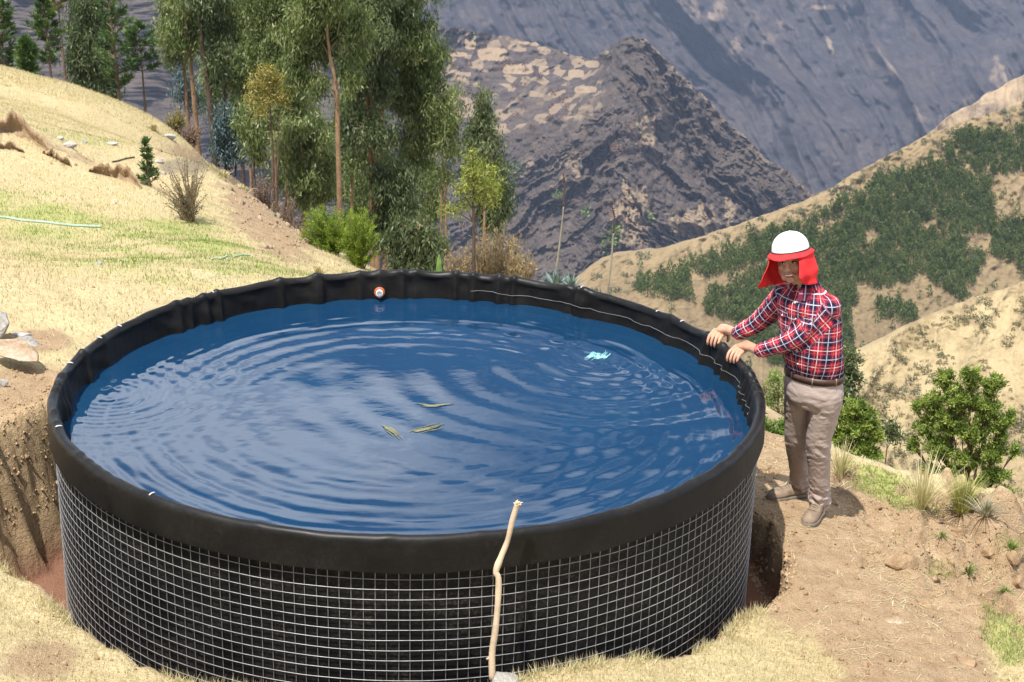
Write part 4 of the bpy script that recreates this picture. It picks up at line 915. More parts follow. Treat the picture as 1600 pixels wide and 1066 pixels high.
leafy('dark agave-like bush below the largest green bush, by its left foot', 19, [[(1390, 690), (1388, 670)]], [(1388, 672, 12, 9), (1398, 682, 10, 8)], 387, mat=EUC2, group=None, name='dark_shrub', k=2, L=.10, Wd=.02)
leafy('brown shaded shrub at the right foot of the largest green bush', 16.5, [[(1560, 800), (1560, 780), (1565, 765)]], [(1562, 778, 22, 14), (1590, 790, 18, 12), (1545, 792, 14, 10)], 388, mat=DRYT, group=None, name='brown_shrub', k=1.6)
leafy('dark blurry shrub at the right edge of the wooded hill', 60, [[(1594, 300), (1594, 285), (1595, 262)]], [(1594, 268, 9, 14), (1597, 282, 10, 12), (1590, 288, 6, 8)], 389, mat=foliage_mat('blackened_leaves', (.008, .007, .006), (.014, .012, .010), (.022, .02, .016), .05), group=None, name='blackened_shrub', k=3, L=.22, Wd=.09) if False else None

# agaves and their flower stalks
AGAVE = foliage_mat('agave_leaves', (.05, .085, .075), (.105, .16, .135), (.2, .26, .22), .05, .45)
def agave(label, px, dist, size, seed, n=38, group='agaves behind the tank'):
    rng = np.random.default_rng(seed); base = ath(*px, dist); base[2] = gz(base[0], base[1]); lm = dist/2600; root = empty('agave', base, label, 'agave', group); V = []; F = []
    Lr = size*lm
    for i in range(n):
        a = i*2.399+rng.uniform(-.2, .2); el = math.radians(rng.uniform(12, 80)); L = Lr*rng.uniform(.75, 1.05); mbv = []
        d = np.array([math.cos(a)*math.cos(el), math.sin(a)*math.cos(el), math.sin(el)]); s = np.array([-math.sin(a), math.cos(a), 0]); nrm = np.cross(d, s)
        for u, wd in ((0, .06), (.3, .075), (.65, .05), (1, .004)):
            c = d*L*u+np.array([0, 0, -.18*L*u*u*math.cos(el)]); mbv += [c-s*wd*L, c+nrm*wd*L*.45*-1, c+s*wd*L]
        V = np.array(mbv); q = []
        for k in range(3): q += [[k*3, k*3+1, k*3+4, k*3+3], [k*3+1, k*3+2, k*3+5, k*3+4]]
        obj('leaf', mesh_data('leaf', V, np.array(q), AGAVE, {'tone': np.full(12, rng.uniform(.2, .95))}), root)
    return root
agave('large spiky blue-green agave at the foot of the left flower stalk', (868, 440), 18.3, 38, 391)
agave('smaller agave just right of the large one, low behind the rim', (892, 448), 18.0, 30, 392, 30)
agave('agave at the foot of the right flower stalk, nearly hidden by the rim', (948, 456), 18.0, 24, 393, 26)
agave('dark little agave on the dry bank above the broom bushes', (419, 326), 25, 10, 394, 20, 'small agaves on the bank')
agave('grey little agave lower on the dry bank', (431, 354), 22, 9, 395, 18, 'small agaves on the bank')
agave('dull agave beside the dark bushy eucalyptus', (715, 372), 30, 22, 396, 26, 'agaves under the grove')
STALK = simple('agave_stalk', (.22, .20, .15), .85, .35, 6.0)
DARKST = simple('dark_stalk_top', (.09, .06, .05), .9, .3, 6.0)
def stalk(label, pts, dist, seed):
    rng = np.random.default_rng(seed); P = [ath(*q, dist) for q in pts]; P[0][2] = min(P[0][2], gz(P[0][0], P[0][1])); base = P[0].copy(); lm = dist/2600
    root = empty('agave_stalk', base, label, 'flower stalk', 'bare agave flower stalks'); C = curve_pts(P, 40)-base
    V, F, c = tube(C[:22], lm*np.linspace(1.8, 1.3, 22), 7); obj('stem', mesh_data('stem', V, [F, c], STALK), root)
    mb = MB(); add_tube(mb, C[21:], lm*np.linspace(1.5, .9, 19), 7)
    for i in range(22, 40, 1):
        d = unit(rng.normal(size=3)); d[2] = abs(d[2])*.6; add_tube(mb, np.array([C[i], C[i]+d*lm*5]), lm*np.array([.9, .5]), 4)
    obj('seed_head', mb.data('seed_head', DARKST), root)
stalk('left agave flower stalk, bending, rising in front of the burnt mountain', [(866, 430), (874, 385), (880, 330), (882, 290), (880, 268)], 18.4, 401)
stalk('right agave flower stalk, thinner and more upright, below the peak', [(946, 470), (954, 420), (958, 370), (960, 340), (956, 322)], 18.2, 402)
cact = ath(686, 440, 24.5); cact[2] = gz(cact[0], cact[1])
ca = empty('columnar_cactus', cact, 'short bright green columnar cactus standing behind the tank rim', 'cactus')
q = np.linspace(0, 2*math.pi, 33)[:-1]; CV = np.stack([np.stack([.045*k*(1+.16*np.cos(8*q))*np.cos(q), .045*k*(1+.16*np.cos(8*q))*np.sin(q), q*0+z], -1) for z, k in ((-.2, .9), (.2, 1), (.38, 1), (.44, .8), (.47, .3))])
CV[..., 2] *= (ath(686, 398, 24.5)[2]-cact[2])/.47
obj('ribbed_stem', mesh_data('ribbed_stem', CV.reshape(-1, 3), grid_faces(5, 32, True), simple('cactus_skin', (.12, .21, .05), .6, .3, 20)), ca)

# ------------------------------------------------------------------ plantation on the wooded hill, scrub on the hills
def in_poly(x, y, P):
    P = np.array(P, float); r = np.zeros(x.shape, bool); j = len(P)-1
    for i in range(len(P)):
        c = ((P[i, 1] > y) != (P[j, 1] > y)) & (x < (P[j, 0]-P[i, 0])*(y-P[i, 1])/(P[j, 1]-P[i, 1]+1e-9)+P[i, 0]); r ^= c; j = i
    return r
FOREST = [[(1478, 226), (1500, 214), (1560, 208), (1680, 200), (1680, 268), (1545, 276), (1478, 262)],
          [(1097, 478), (1120, 448), (1180, 428), (1225, 395), (1270, 360), (1300, 322), (1340, 310), (1394, 272), (1430, 262), (1476, 266), (1548, 284), (1551, 339), (1570, 352), (1680, 345), (1680, 398), (1582, 416), (1540, 404), (1528, 430), (1503, 474), (1468, 452), (1443, 430), (1383, 457), (1337, 446), (1330, 500), (1318, 545), (1210, 540), (1094, 490)],
          [(1080, 420), (1120, 400), (1200, 370), (1270, 345), (1290, 330), (1265, 372), (1200, 408), (1120, 436), (1082, 428)],
          [(1030, 432), (1072, 426), (1082, 474), (1022, 470)], [(1000, 450), (1016, 442), (1018, 462), (1000, 464)], [(1371, 480), (1425, 478), (1425, 508), (1375, 506)], [(1590, 425), (1640, 415), (1640, 440), (1592, 442)], [(1150, 520), (1330, 520), (1330, 575), (1200, 575)]]
HOLES = [[(1256, 362), (1290, 345), (1320, 336), (1322, 350), (1285, 372)], [(1118, 452), (1150, 436), (1158, 442), (1124, 464)], [(1352, 372), (1366, 360), (1372, 378), (1356, 400)], [(1504, 372), (1545, 366), (1550, 398), (1510, 400)], [(1435, 352), (1465, 345), (1468, 362), (1440, 372)]]
rf = np.random.default_rng(12)
fx = rf.uniform(990, 1690, 16000); fy = rf.uniform(196, 580, 16000)
ok = np.zeros(16000, bool)
for p in FOREST: ok |= in_poly(fx+8*fbm(fx/14, fy/14, 2, 301), fy+7*fbm(fx/14+9, fy/14, 2, 303), p)
for p in HOLES: ok &= ~in_poly(fx+5*fbm(fx/9, fy/9, 2, 305), fy, p)
ok &= fbm(fx/16, fy/12, 3, 307) > -.66
sp = (rf.random(16000) < .012) & (fy > wood_top(fx)+14); ok |= sp & (fy > 215)
# keep a spacing between trees
keep = []; cell = {}
for i in np.nonzero(ok)[0]:
    k = (int(fx[i]//4.0), int(fy[i]//3.7))
    if k in cell: continue
    cell[k] = 1; keep.append(i)
keep = np.array(keep); fx, fy = fx[keep], fy[keep]
D = wood_depth(fx, fy); d = rays(fx, fy); FP = CAM+d*(D/np.hypot(d[:, 0], d[:, 1]))[:, None]
FH = rf.uniform(3.2, 5.2, len(fx))*(1-.25*(rf.random(len(fx)) < .2))
def ftree(seed):
    r = np.random.default_rng(seed); n = 56; u = r.random(n)**.85; rad = .235*(1-u)**.75*(.55+.45*np.minimum(1, u*5))*r.uniform(.55, 1.1, n)
    a = r.uniform(0, 6.283, n); C = np.stack([np.cos(a)*rad, np.sin(a)*rad, .10+u*.86], -1)
    D = np.stack([np.cos(a)*.7, np.sin(a)*.7, r.uniform(.5, 1.6, n)], -1); V, F = leaf_quads(C, D, .22*(1-.45*u), .10*(1-.4*u), r, .1)
    tv, tf, tc = tube(np.array([[0, 0, -.1], [0, 0, .5]]), [.02, .015], 4, False)
    return np.concatenate([V, tv]), np.concatenate([F, tf+len(V)]), np.concatenate([np.repeat(np.clip(r.normal(.5, .25, n), 0, 1), 4), np.zeros(len(tv))])
FT = [ftree(500+i) for i in range(6)]
FM = [mesh_data('young_pine', v, f, FORESTM, {'tone': a}) for v, f, a in FT]
vis = (fx < 1600) & (fy < 520)
order = np.argsort(-(FH/D)*vis)
reg = np.full(len(fx), 6)
for k_ in (7, 6, 5, 4, 3, 2, 1, 0): reg[in_poly(fx, fy, FOREST[k_])] = k_
reg = np.where((reg == 1) & (fx > 1400), 8, np.where((reg == 1) & (fy > 440), 9, reg))
PL_ = ['young dark green pine in the topmost plantation block by the right edge', 'young dark green pine in the middle of the big plantation band', 'young dark green pine along the upper left fringe of the plantation', 'young dark green pine in the separate patch left of the plantation',
       'young dark green pine standing loose on the open hillside', 'young dark green pine in the small patch just above the straw-coloured hill', 'young dark green pine standing loose on the open hillside', 'young dark green pine low on the slope behind the man', 'young dark green pine in the right half of the plantation, below the topmost block', 'young dark green pine in the lower edge of the plantation left of the man']
GP = 'young pines planted on the wooded hill'
smb = MB()
for n, i in enumerate(order):
    if n < 290:
        o = obj('young_pine', FM[n % 6], None, PL_[int(reg[i])], 'pine', GP, loc=FP[i], rot=(0, 0, rf.uniform(0, 6.28))); o.scale = (FH[i]*rf.uniform(.9, 1.25),)*2+(FH[i],)
    else:
        v, f, a = FT[n % 6]; q = rf.uniform(0, 6.28); c, s = math.cos(q), math.sin(q); w = FH[i]*rf.uniform(.9, 1.25)
        smb.add(np.stack([(v[:, 0]*c-v[:, 1]*s)*w, (v[:, 0]*s+v[:, 1]*c)*w, v[:, 2]*FH[i]], -1)+FP[i], f, a*.9+rf.normal(0, .08))
obj('young_pine_wood', smb.data('young_pine_wood', FORESTM), None, 'rest of the dark green plantation spread over the far hillside', 'plantation', GP, 'stuff')
# scrub
def sball(seed, n=34):
    r = np.random.default_rng(seed); C = in_ball(n, r, .4)*np.array([.5, .5, .42])+np.array([0, 0, .3]); V, F = leaf_quads(C, C-np.array([0, 0, .1])+r.normal(0, .2, (n, 3)), .34, .2, r); return V, F, np.repeat(np.clip(r.normal(.5, .25, n), 0, 1), 4)
SB = [sball(600+i) for i in range(5)]; SM = [mesh_data('scrub_bush', v, f, SCRUBM, {'tone': a}) for v, f, a in SB]
SMG = [mesh_data('scrub_bush', v, f, GREYG, {'tone': a}) for v, f, a in SB]
rs = np.random.default_rng(14); n0 = 3600; sx = rs.uniform(1335, 1640, n0); sy = rs.uniform(445, 830, n0)
okk = (sy > tan_top(sx)+5) & (fbm(sx/35, sy/28, 4, 201) > -.02+.22*(rs.random(n0)-.5)); okk |= (sy > tan_top(sx)+5) & (rs.random(n0) < .05)
sx, sy = sx[okk], sy[okk]; more = (sx[290:1100], sy[290:1100]); sx, sy = sx[:290], sy[:290]; D = tan_depth(sx, sy); d = rays(sx, sy); SP = CAM+d*(D/np.hypot(d[:, 0], d[:, 1]))[:, None]
for i in range(len(sx)):
    s = rs.uniform(.5, 1.4); o = obj('scrub_bush', (SM if rs.random() < .75 else SMG)[i % 5], None, 'low olive-brown scrub bush dotted over the straw-coloured hill', 'bush', 'scrub bushes on the straw-coloured hill', loc=SP[i]-np.array([0, 0, .05]), rot=(0, 0, rs.uniform(0, 6))); o.scale = (s, s, s*.8)
    if o.data.materials[0] == GREYG: o['label'] = 'low grey-green scrub bush dotted over the straw-coloured hill'
def scatter_stuff(name, label, cat, depth, px, py, size, mats, mset, seed):
    r = np.random.default_rng(seed); D = depth(px, py); d = rays(px, py); P = CAM+d*(D/np.hypot(d[:, 0], d[:, 1]))[:, None]; mb = MB()
    for i in range(len(px)):
        v, f, a = mset[i % len(mset)]; s = r.uniform(*size); mb.add(v*np.array([s, s, s*.85])+P[i], f, a)
    obj(name, mb.data(name, mats), None, label, cat, None, 'stuff')
scatter_stuff('scrub_cover', 'rest of the low dry scrub on the straw-coloured hill', 'scrub', tan_depth, more[0], more[1], (.35, .8), SCRUBM, SB, 19)
r5 = np.random.default_rng(15); x5 = r5.uniform(915, 1640, 900); y5 = wood_top(x5)+r5.uniform(3, 60, 900)**1.0; k5 = (fbm(x5/25, y5/20, 3, 309) > .0)
scatter_stuff('hill_scrub', 'scattered grey-green scrub on the pale upper slope of the wooded hill', 'scrub', wood_depth, x5[k5][:330], y5[k5][:330], (1.0, 2.4), GREYG, SB, 16)
x6 = r5.uniform(700, 1000, 700); y6 = r5.uniform(90, 420, 700); k6 = (fbm(x6/30, y6/30, 3, 311) > .08) & (y6 > mid_top(x6)+10) & ((y6 < 235) | (r5.random(700) < .2))
scatter_stuff('mountain_scrub', 'small reddish burnt scrub on the terraces of the burnt mountain', 'scrub', mid_depth, x6[k6][:160], y6[k6][:160], (3, 6.5), foliage_mat('scorched_leaves', (.05, .025, .018), (.12, .06, .04), (.2, .11, .07), .1), SB, 17)
x7 = np.array([870, 868, 876, 955, 960, 950, 962, 948, 735, 745, 790, 786, 810, 920, 952, 957, 1012, 786, 790, 783.]); y7 = np.array([310, 318, 305, 380, 372, 388, 365, 392, 60, 180, 262, 330, 268, 335, 376, 383, 345, 300, 315, 322.])
scatter_stuff('green_scrub', 'few green bushes in the gullies of the burnt mountain', 'scrub', mid_depth, x7, y7, (6, 11), LEAFG, SB, 18)
# haze over the valley
hz = np.array([(x, y, z) for z in (-1100, 14) for y in (-1200, 9600) for x in (-7000, 7000)], float)
hb = obj('haze', mesh_data('haze', hz, np.array([[0, 2, 3, 1], [4, 5, 7, 6], [0, 1, 5, 4], [2, 6, 7, 3], [0, 4, 6, 2], [1, 3, 7, 5]]), None, None, False), kind='stuff')
hm = bpy.data.materials.new('haze_air'); hm.use_nodes = True; hn = hm.node_tree.nodes
hn.remove(hn['Principled BSDF']); hv = hn.new('ShaderNodeVolumePrincipled')
hv.inputs['Color'].default_value = (.56, .70, 1.0, 1); hv.inputs['Density'].default_value = 6.0e-5; hv.inputs['Anisotropy'].default_value = 0.0
hm.node_tree.links.new(hv.outputs[0], hn['Material Output'].inputs['Volume']); hb.data.materials.append(hm)

# ================================================================== STONES, STICK, HOSE AND OTHER SMALL THINGS
def rock_mat(name, lo, mid, hi, sc=6):
    t = NT(name, .88, .2); V = t.coord('Object'); a = t.noise(sc, 6, .65, V); b = t.noise(sc*9, 5, .7, V)
    c = t.ramp(a, (.3, lo), (.5, mid), (.72, hi)); c = t.mix(t.ramp(b, (.35, .5), (.65, 0.0)), c, tuple(v*.5 for v in lo))
    t.set('Base Color', c); t.bump(t.math('ADD', a, t.math('MULTIPLY', b, .5)), .6, .02); return t.m
STONE_G = rock_mat('grey_stone', (.23, .21, .19), (.34, .32, .29), (.46, .44, .41)); STONE_B = rock_mat('brown_stone', (.24, .15, .085), (.38, .29, .20), (.50, .43, .34)); CLOD = rock_mat('dry_clod', (.22, .145, .08), (.32, .215, .125), (.43, .31, .19), 9); PALE = rock_mat('pale_stone', (.33, .30, .26), (.43, .40, .35), (.53, .50, .45)); CLOD_L = rock_mat('light_clod', (.30, .20, .115), (.40, .28, .165), (.49, .36, .23), 9)
def rock_mesh(name, size, mat, seed, pts=16, lvl=2, rough=.05):
    r = np.random.default_rng(seed); bm = bmesh.new(); P = unit(r.normal(size=(pts, 3)))*r.uniform(.75, 1.0, (pts, 1))*np.array(size)*.5
    for p in P: bm.verts.new(p)
    q = bmesh.ops.convex_hull(bm, input=bm.verts); bmesh.ops.delete(bm, geom=[e for e in q['geom_interior'] if isinstance(e, bmesh.types.BMVert)], context='VERTS')
    bmesh.ops.bevel(bm, geom=list(bm.edges), offset=min(size)*.05, segments=1, affect='EDGES')
    bmesh.ops.triangulate(bm, faces=bm.faces); bmesh.ops.subdivide_edges(bm, edges=bm.edges, cuts=lvl, use_grid_fill=True)
    V = np.array([v.co[:] for v in bm.verts]); n = fbm(V[:, 0]*14+V[:, 2]*9+seed, V[:, 1]*14-V[:, 2]*7, 4, seed)
    for v, k in zip(bm.verts, n): v.co += v.co.normalized()*float(k)*rough*min(size)*2.2
    for f in bm.faces: f.smooth = False
    me = bpy.data.meshes.new(name); bm.to_mesh(me); bm.free(); me.materials.append(mat); return me
def rock(name, label, px, size, mat, seed, rot=(0, 0, 0), sink=.25, cat='rock', group=None, at=None, pts=16):
    P = at if at is not None else on_ground(*px)
    me = rock_mesh(name, size, mat, seed, pts); M = Matrix.Rotation(rot[2], 3, 'Z')@Matrix.Rotation(rot[1], 3, 'Y')@Matrix.Rotation(rot[0], 3, 'X')
    zmin = min((M@v.co).z for v in me.vertices)
    return obj(name, me, None, label, cat, group, loc=(P[0], P[1], P[2]-zmin-sink*size[2]), rot=rot)
GR = 'stones piled at the left edge'
rock('rock', 'upright grey angular stone at the left edge, topmost of the pile', (0, 530), (.18, .22, .27), STONE_G, 701, (.1, .2, .3), .12, group=GR, pts=11)
rock('rock', 'pointed grey-brown stone lying right of the upright stone', (42, 538), (.22, .14, .11), STONE_G, 702, (0, .15, -.2), .2, group=GR, pts=12)
rock('rock', 'flat pale stone half buried behind the pointed stone', (30, 522), (.18, .14, .06), STONE_G, 703, (0, 0, .4), .4, group=GR)
rock('rock', 'long tilted tan slab, biggest of the pile', (24, 572), (.46, .28, .12), STONE_B, 704, (.25, .28, -.35), .1, group=GR, pts=13)
rock('rock', 'small squared grey stone below the tan slab', (2, 604), (.13, .13, .10), STONE_G, 705, (0, 0, .5), .25, group=GR, pts=10)
GC_ = 'clods and stones in the dug soil at right'
for i, (lab, px, sz, rz) in enumerate((('large flat brown clod rimmed with dry grass', (1415, 878), (.30, .17, .10), .1), ('tan stone, left one of two close together in the dirt', (1398, 972), (.17, .11, .07), -.3), ('small round stone touching the tan stone', (1414, 972), (.07, .07, .05), .4),
      ('brown clod above and right of the two close stones', (1442, 945), (.15, .10, .08), .2), ('pointed orange-brown clod low in the dirt', (1444, 1030), (.13, .08, .07), -.4), ('broad clod at the bottom of the dirt by the crack', (1505, 1035), (.22, .14, .09), .15),
      ('clod in the broken soil beside the grass tuft', (1500, 832), (.20, .14, .11), .5), ('clod at the right edge of the broken soil', (1585, 868), (.22, .16, .13), .9), ('clod between the two green tufts in the soil', (1540, 862), (.18, .13, .10), .2), ('dark clod above the green strip at lower right', (1590, 915), (.22, .16, .13), .7), ('low clod below the straw tussocks', (1455, 815), (.16, .12, .09), .1))):
    rock('soil_clod', lab, px, sz, CLOD if i not in (1, 2) else STONE_B, 720+i, (.1, 0, rz), .42, 'clod', GC_)
rock('rock', 'grey stone that the stick stands on at the bottom of the photo', None, (.20, .16, .13), STONE_G, 740, (0, 0, .3), .0, at=aty(785, 1054, -2.30)-np.array([0, 0, .085]))
for i, (lab, px, s) in enumerate((('white stone on the upper field', (332, 132), .0), ) if False else (('pale stone on the upper field, left of the row', (94, 218), .16), ('larger flat pale stone on the upper field', (108, 230), .26), ('grey stone on the upper field beside the brown patch', (130, 222), .16), ('pale stone in the middle of the lawn', (178, 318), .12), ('dark little stone low on the lawn', (153, 413), .09),
        ('white stone beside the yellow tussocks', (318, 240), .2), ('whitish stone on the debris slope', (340, 274), .26), ('grey stone behind the pine sapling', (249, 254), .2), ('round grey stone behind the thorny shrub', (254, 272), .15), ('pale stone at the foot of the crest', (264, 216), .35), ('broad white stone on the path by the crest', (176, 227), .2))):
    P = on_ground(*px)
    if P is not None: rock('stone', lab, px, (s, s*.8, s*.5), PALE if 'pale' in lab or 'whit' in lab else STONE_G, 750+i, (0, 0, i*.7), .3, 'stone', 'stones scattered on the slope')
# eroded scars with an overhanging lip on the bank of the upper lawn
def scar(label, pts, h, seed):
    C = curve_pts(np.array([on_ground(*q) for q in pts]), 90); n = len(C); tow = unit((CAM-C.mean(0))*np.array([1, 1, 0])); s_ = np.arange(n)/n; prof = [(-.75, -.05), (-.45, .55), (-.18, .98), (.02, 1.0), (.10, .86), (.02, .62), (-.10, .40), (-.08, .18), (.05, .05), (.30, -.02), (.75, -.14)]
    env = np.sin(math.pi*np.clip(s_, 0, 1))**.5*(.75+.5*fbm(s_*7, s_*0+seed, 3, seed)); rows = []; so = []
    for k, (o, z) in enumerate(prof):
        j = fbm(s_*16+k*.7, s_*0+k, 3, seed+3); lip = 1+.9*fbm(s_*9, s_*0+5, 3, seed+5)
        rows.append(C+tow*((o*h*1.3*(lip if 2 < k < 6 else 1)+.035*j)[:, None])+np.stack([s_*0, s_*0, (z*h+.03*j*(1 if 0 < k < 10 else 0))*env-.015], -1)); so.append(np.full(n, 0 if k < 3 else (1. if k < 9 else .55)))
    V = np.array(rows).reshape(-1, 3); o = np.zeros(len(V))
    return obj('bank_scar', mesh_data('bank_scar', V, grid_faces(len(prof), n), GROUND_M, {'green': o, 'soil': np.array(so).ravel(), 'redsoil': o, 'burnt': o, 'shadow_soil': o, 'subsoil': o}), kind='structure')
scar('', [(-60, 203), (0, 207), (30, 212), (55, 226), (80, 244)], .30, 811); scar('', [(-50, 232), (0, 233), (38, 238)], .16, 821); scar('', [(66, 240), (90, 252), (112, 262)], .2, 831); scar('', [(138, 268), (165, 276), (200, 284), (222, 296)], .24, 841)
# stick
STICKM = simple('peeled_stick', (.42, .325, .225), .85, .3, 9, .2, .5, 30, .006); STICKE = simple('chewed_stick_end', (.56, .44, .29), .9, .2, 30)
sp = [(769, 1062, -2.27), (769, 1020, -2.235), (774, 985, -2.20), (778, 940, -2.155), (779, 905, -2.12), (775, 893, -2.105), (783, 870, -2.085), (793, 845, -2.062), (800, 815, -2.05), (806, 795, -2.045), (808, 788, -2.045)]
SP_ = np.array([aty(*q) for q in sp]); sc_ = curve_pts(SP_, 60); base = sc_[0].copy()
st = empty('wooden_stick', base, 'crooked peeled wooden stick leaning on the front of the tank', 'stick')
rs_ = np.interp(np.linspace(0, 1, 60), [0, .3, .5, .56, .6, .9, 1], [.0150, .0145, .013, .0165, .0135, .012, .013])*(1+.12*fbm(np.linspace(0, 14, 60), np.zeros(60), 3, 5))
V, F, c = tube(sc_-base, rs_, 12); obj('shaft', mesh_data('shaft', V, [F, c], STICKM), st)
mb = MB(); rk = np.random.default_rng(4)
for i in range(34):
    d = unit(rk.normal(size=3)+np.array([0, 0, .25])); o = sc_[-1]-base+rk.normal(0, .006, 3); add_tube(mb, np.array([o, o+d*.014]), [.0045, .0018], 4)
obj('frayed_end', mb.data('frayed_end', STICKE), st)
for k, d in ((5, (-.85, -.2, -.35)), (33, (-.9, -.1, .45)), (22, (-.9, -.2, .2)), (42, (-.9, -.1, .3)), (46, (.8, -.3, .4))):
    o = sc_[k]-base; L = .03 if k == 5 else .014; V, F, c = tube(np.array([o, o+np.array(d)*L]), [.009 if k == 5 else .004, .005 if k == 5 else .0015], 6); obj('twig_stub', mesh_data('twig_stub', V, [F, c], STICKM), st)
# hose, branch on the lawn
def lay(name, label, cat, pxs, rad, mat, n=60, lift=None):
    P = np.array([on_ground(*q) for q in pxs]); C = curve_pts(P, n); C[:, 2] = (bil(GZ, C[:, 0], C[:, 1])+rad*.9) if lift is None else np.linspace(gz(*C[0, :2]), gz(*C[-1, :2]), n)+rad*lift; b = C[0].copy(); b[2] -= rad
    V, F, c = tube(C-b, rad, 7); return obj(name, mesh_data(name, V, [F, c], mat), None, label, cat, loc=b)
lay('garden_hose', 'pale green hose lying across the lawn at left', 'hose', [(-40, 337), (0, 341), (40, 347), (90, 352), (130, 355), (158, 356)], .014, simple('hose_rubber', (.24, .36, .26), .6, .2))
lay('garden_hose', 'thin green hose end lying on the lawn near the debris slope', 'hose', [(330, 407), (350, 404), (372, 401), (390, 400)], .009, simple('faded_hose', (.28, .40, .27), .6, .2))
lay('fallen_branch', 'thin dark fallen branch on the bank left of the pine sapling', 'branch', [(176, 254), (210, 247)], .011, BARK_D, 12)
# algae drifting at the surface, and a turquoise reflection built as coloured strands
ALG = simple('algae', (.15, .15, .085), .6, .3, 40); TURQ = simple('reflection_turquoise', (.24, .50, .52), .5, .25, 30)
def drift(name, label, cat, strands, mat, width, seed, group=None):
    r = np.random.default_rng(seed); mb = MB(); b = atz(*strands[0][0], WATER_Z+.004)
    for s in strands:
        P = curve_pts(np.array([atz(*q, WATER_Z+.0045) for q in s]), 26)
        for k in range(7):
            Q = P+r.normal(0, width, (1, 3))*np.array([1, 1, 0])+np.stack([.008*fbm(np.linspace(0, 5, 26), np.full(26, k*3.1), 3, seed), .012*fbm(np.linspace(0, 5, 26), np.full(26, k*3.1+50), 3, seed), np.zeros(26)], -1)
            i0 = r.integers(0, 6); i1 = r.integers(18, 26); add_tube(mb, Q[i0:i1], np.interp(np.linspace(0, 1, i1-i0), [0, .5, 1], [.001, .0035, .001]), 4, .5)
    obj(name, mb.data(name, mat, True, b), None, label, cat, group, loc=b)
GA = 'algae strands drifting in the tank'
drift('algae_strand', 'upper strand of brown algae drifting near the middle of the water', 'algae', [[(655, 630), (672, 634), (690, 633), (712, 630)]], ALG, .007, 1, GA)
drift('algae_strand', 'left lower strand of brown algae slanting down to the right', 'algae', [[(596, 662), (606, 670), (618, 678), (632, 690)], [(604, 668), (622, 680)]], ALG, .010, 2, GA)
drift('algae_strand', 'right lower strand of brown algae slanting up to the right', 'algae', [[(642, 674), (660, 672), (680, 667), (698, 660)], [(645, 676), (670, 671)]], ALG, .010, 3, GA)
drift('turquoise_reflection', 'pale turquoise reflection at the right of the water, built as thin strands', 'reflection', [[(917, 562), (925, 557), (934, 552), (940, 558)], [(938, 560), (946, 556), (952, 548)], [(922, 558), (932, 556)], [(930, 560), (948, 557)], [(934, 552), (934, 560)]], TURQ, .012, 4)

# ------------------------------------------------------------------ grass
def blades(name, label, x, y, L, Wd, tone, mat, seed, lean=.5, kind='stuff', group=None):
    r = np.random.default_rng(seed); n = len(x); z = bil(GZ, x, y); C = np.stack([x, y, z-.004], -1)
    a = r.uniform(0, 6.283, n); s = np.stack([np.cos(a), np.sin(a), 0*a], -1)*(Wd*r.uniform(.6, 1.3, n)*.5)[:, None] if np.ndim(Wd) else np.stack([np.cos(a), np.sin(a), 0*a], -1)*(Wd*r.uniform(.6, 1.3, n)*.5)[:, None]
    b = r.uniform(0, 6.283, n); ln = np.abs(r.normal(0, lean, n)); D = unit(np.stack([np.cos(b)*ln, np.sin(b)*ln, np.ones(n)], -1))
    T = C+D*(L*r.uniform(.55, 1.3, n))[:, None]; V = np.stack([C-s, C+s, T], 1).reshape(-1, 3); F = np.arange(3*n).reshape(n, 3)
    return obj(name, mesh_data(name, V, F, mat, {'tone': np.repeat(np.clip(tone+r.normal(0, .2, n), 0, 1), 3)}, False), None, label, 'grass', group, kind)
rg = np.random.default_rng(21)
def sample(n, x0, x1, y0, y1, dens):
    x = rg.uniform(x0, x1, n); y = rg.uniform(y0, y1, n); p = dens(x, y); k = rg.random(n) < p; return x[k], y[k]
SOILG, GREENG = np.clip(soil, 0, 1), np.clip(green, 0, 1)
def inpic(x, y, m=60):
    z = bil(GZ, x, y); a, b = px_of(np.stack([x, y, z], -1)); return (a > -m) & (a < 1600+m) & (b > 0) & (b < 1066+2*m)
def out_pit(x, y, o=.0): return np.hypot(x, y) > np.interp(np.arctan2(y, x), EDGE_T, EDGE_R)+o
# short dry turf on the near mounds, longer along the brink of the pit
x, y = sample(260000, -3.2, 3.4, -3.4, .2, lambda x, y: (out_pit(x, y, .02) & inpic(x, y))*np.clip(1.15-1.25*bil(SOILG, x, y)+.5*fbm(x*5, y*5, 3, 401), .02, 1)*.75)
blades('dry_turf', 'short straw-coloured turf on the mounds in front of the tank', x, y, np.full(len(x), .030), .0042, .55, STRAWM, 31, .9)
aa_ = rg.uniform(-math.pi, math.pi, 16000); re_ = np.interp(aa_, EDGE_T, EDGE_R)+np.abs(rg.normal(0, .05, 16000))+.01; x, y = re_*np.cos(aa_), re_*np.sin(aa_)
k = inpic(x, y) & ((aa_ < -.45) | (aa_ > 2.4)) & (fbm(x*4, y*4, 3, 403) > -.15) & ~((aa_ > 2.3) | (aa_ < -2.95)); x, y = x[k], y[k]
blades('brink_grass', 'longer dry grass hanging along the brink of the pit', x, y, np.full(len(x), .062), .0048, .7, STRAWM, 32, .8)
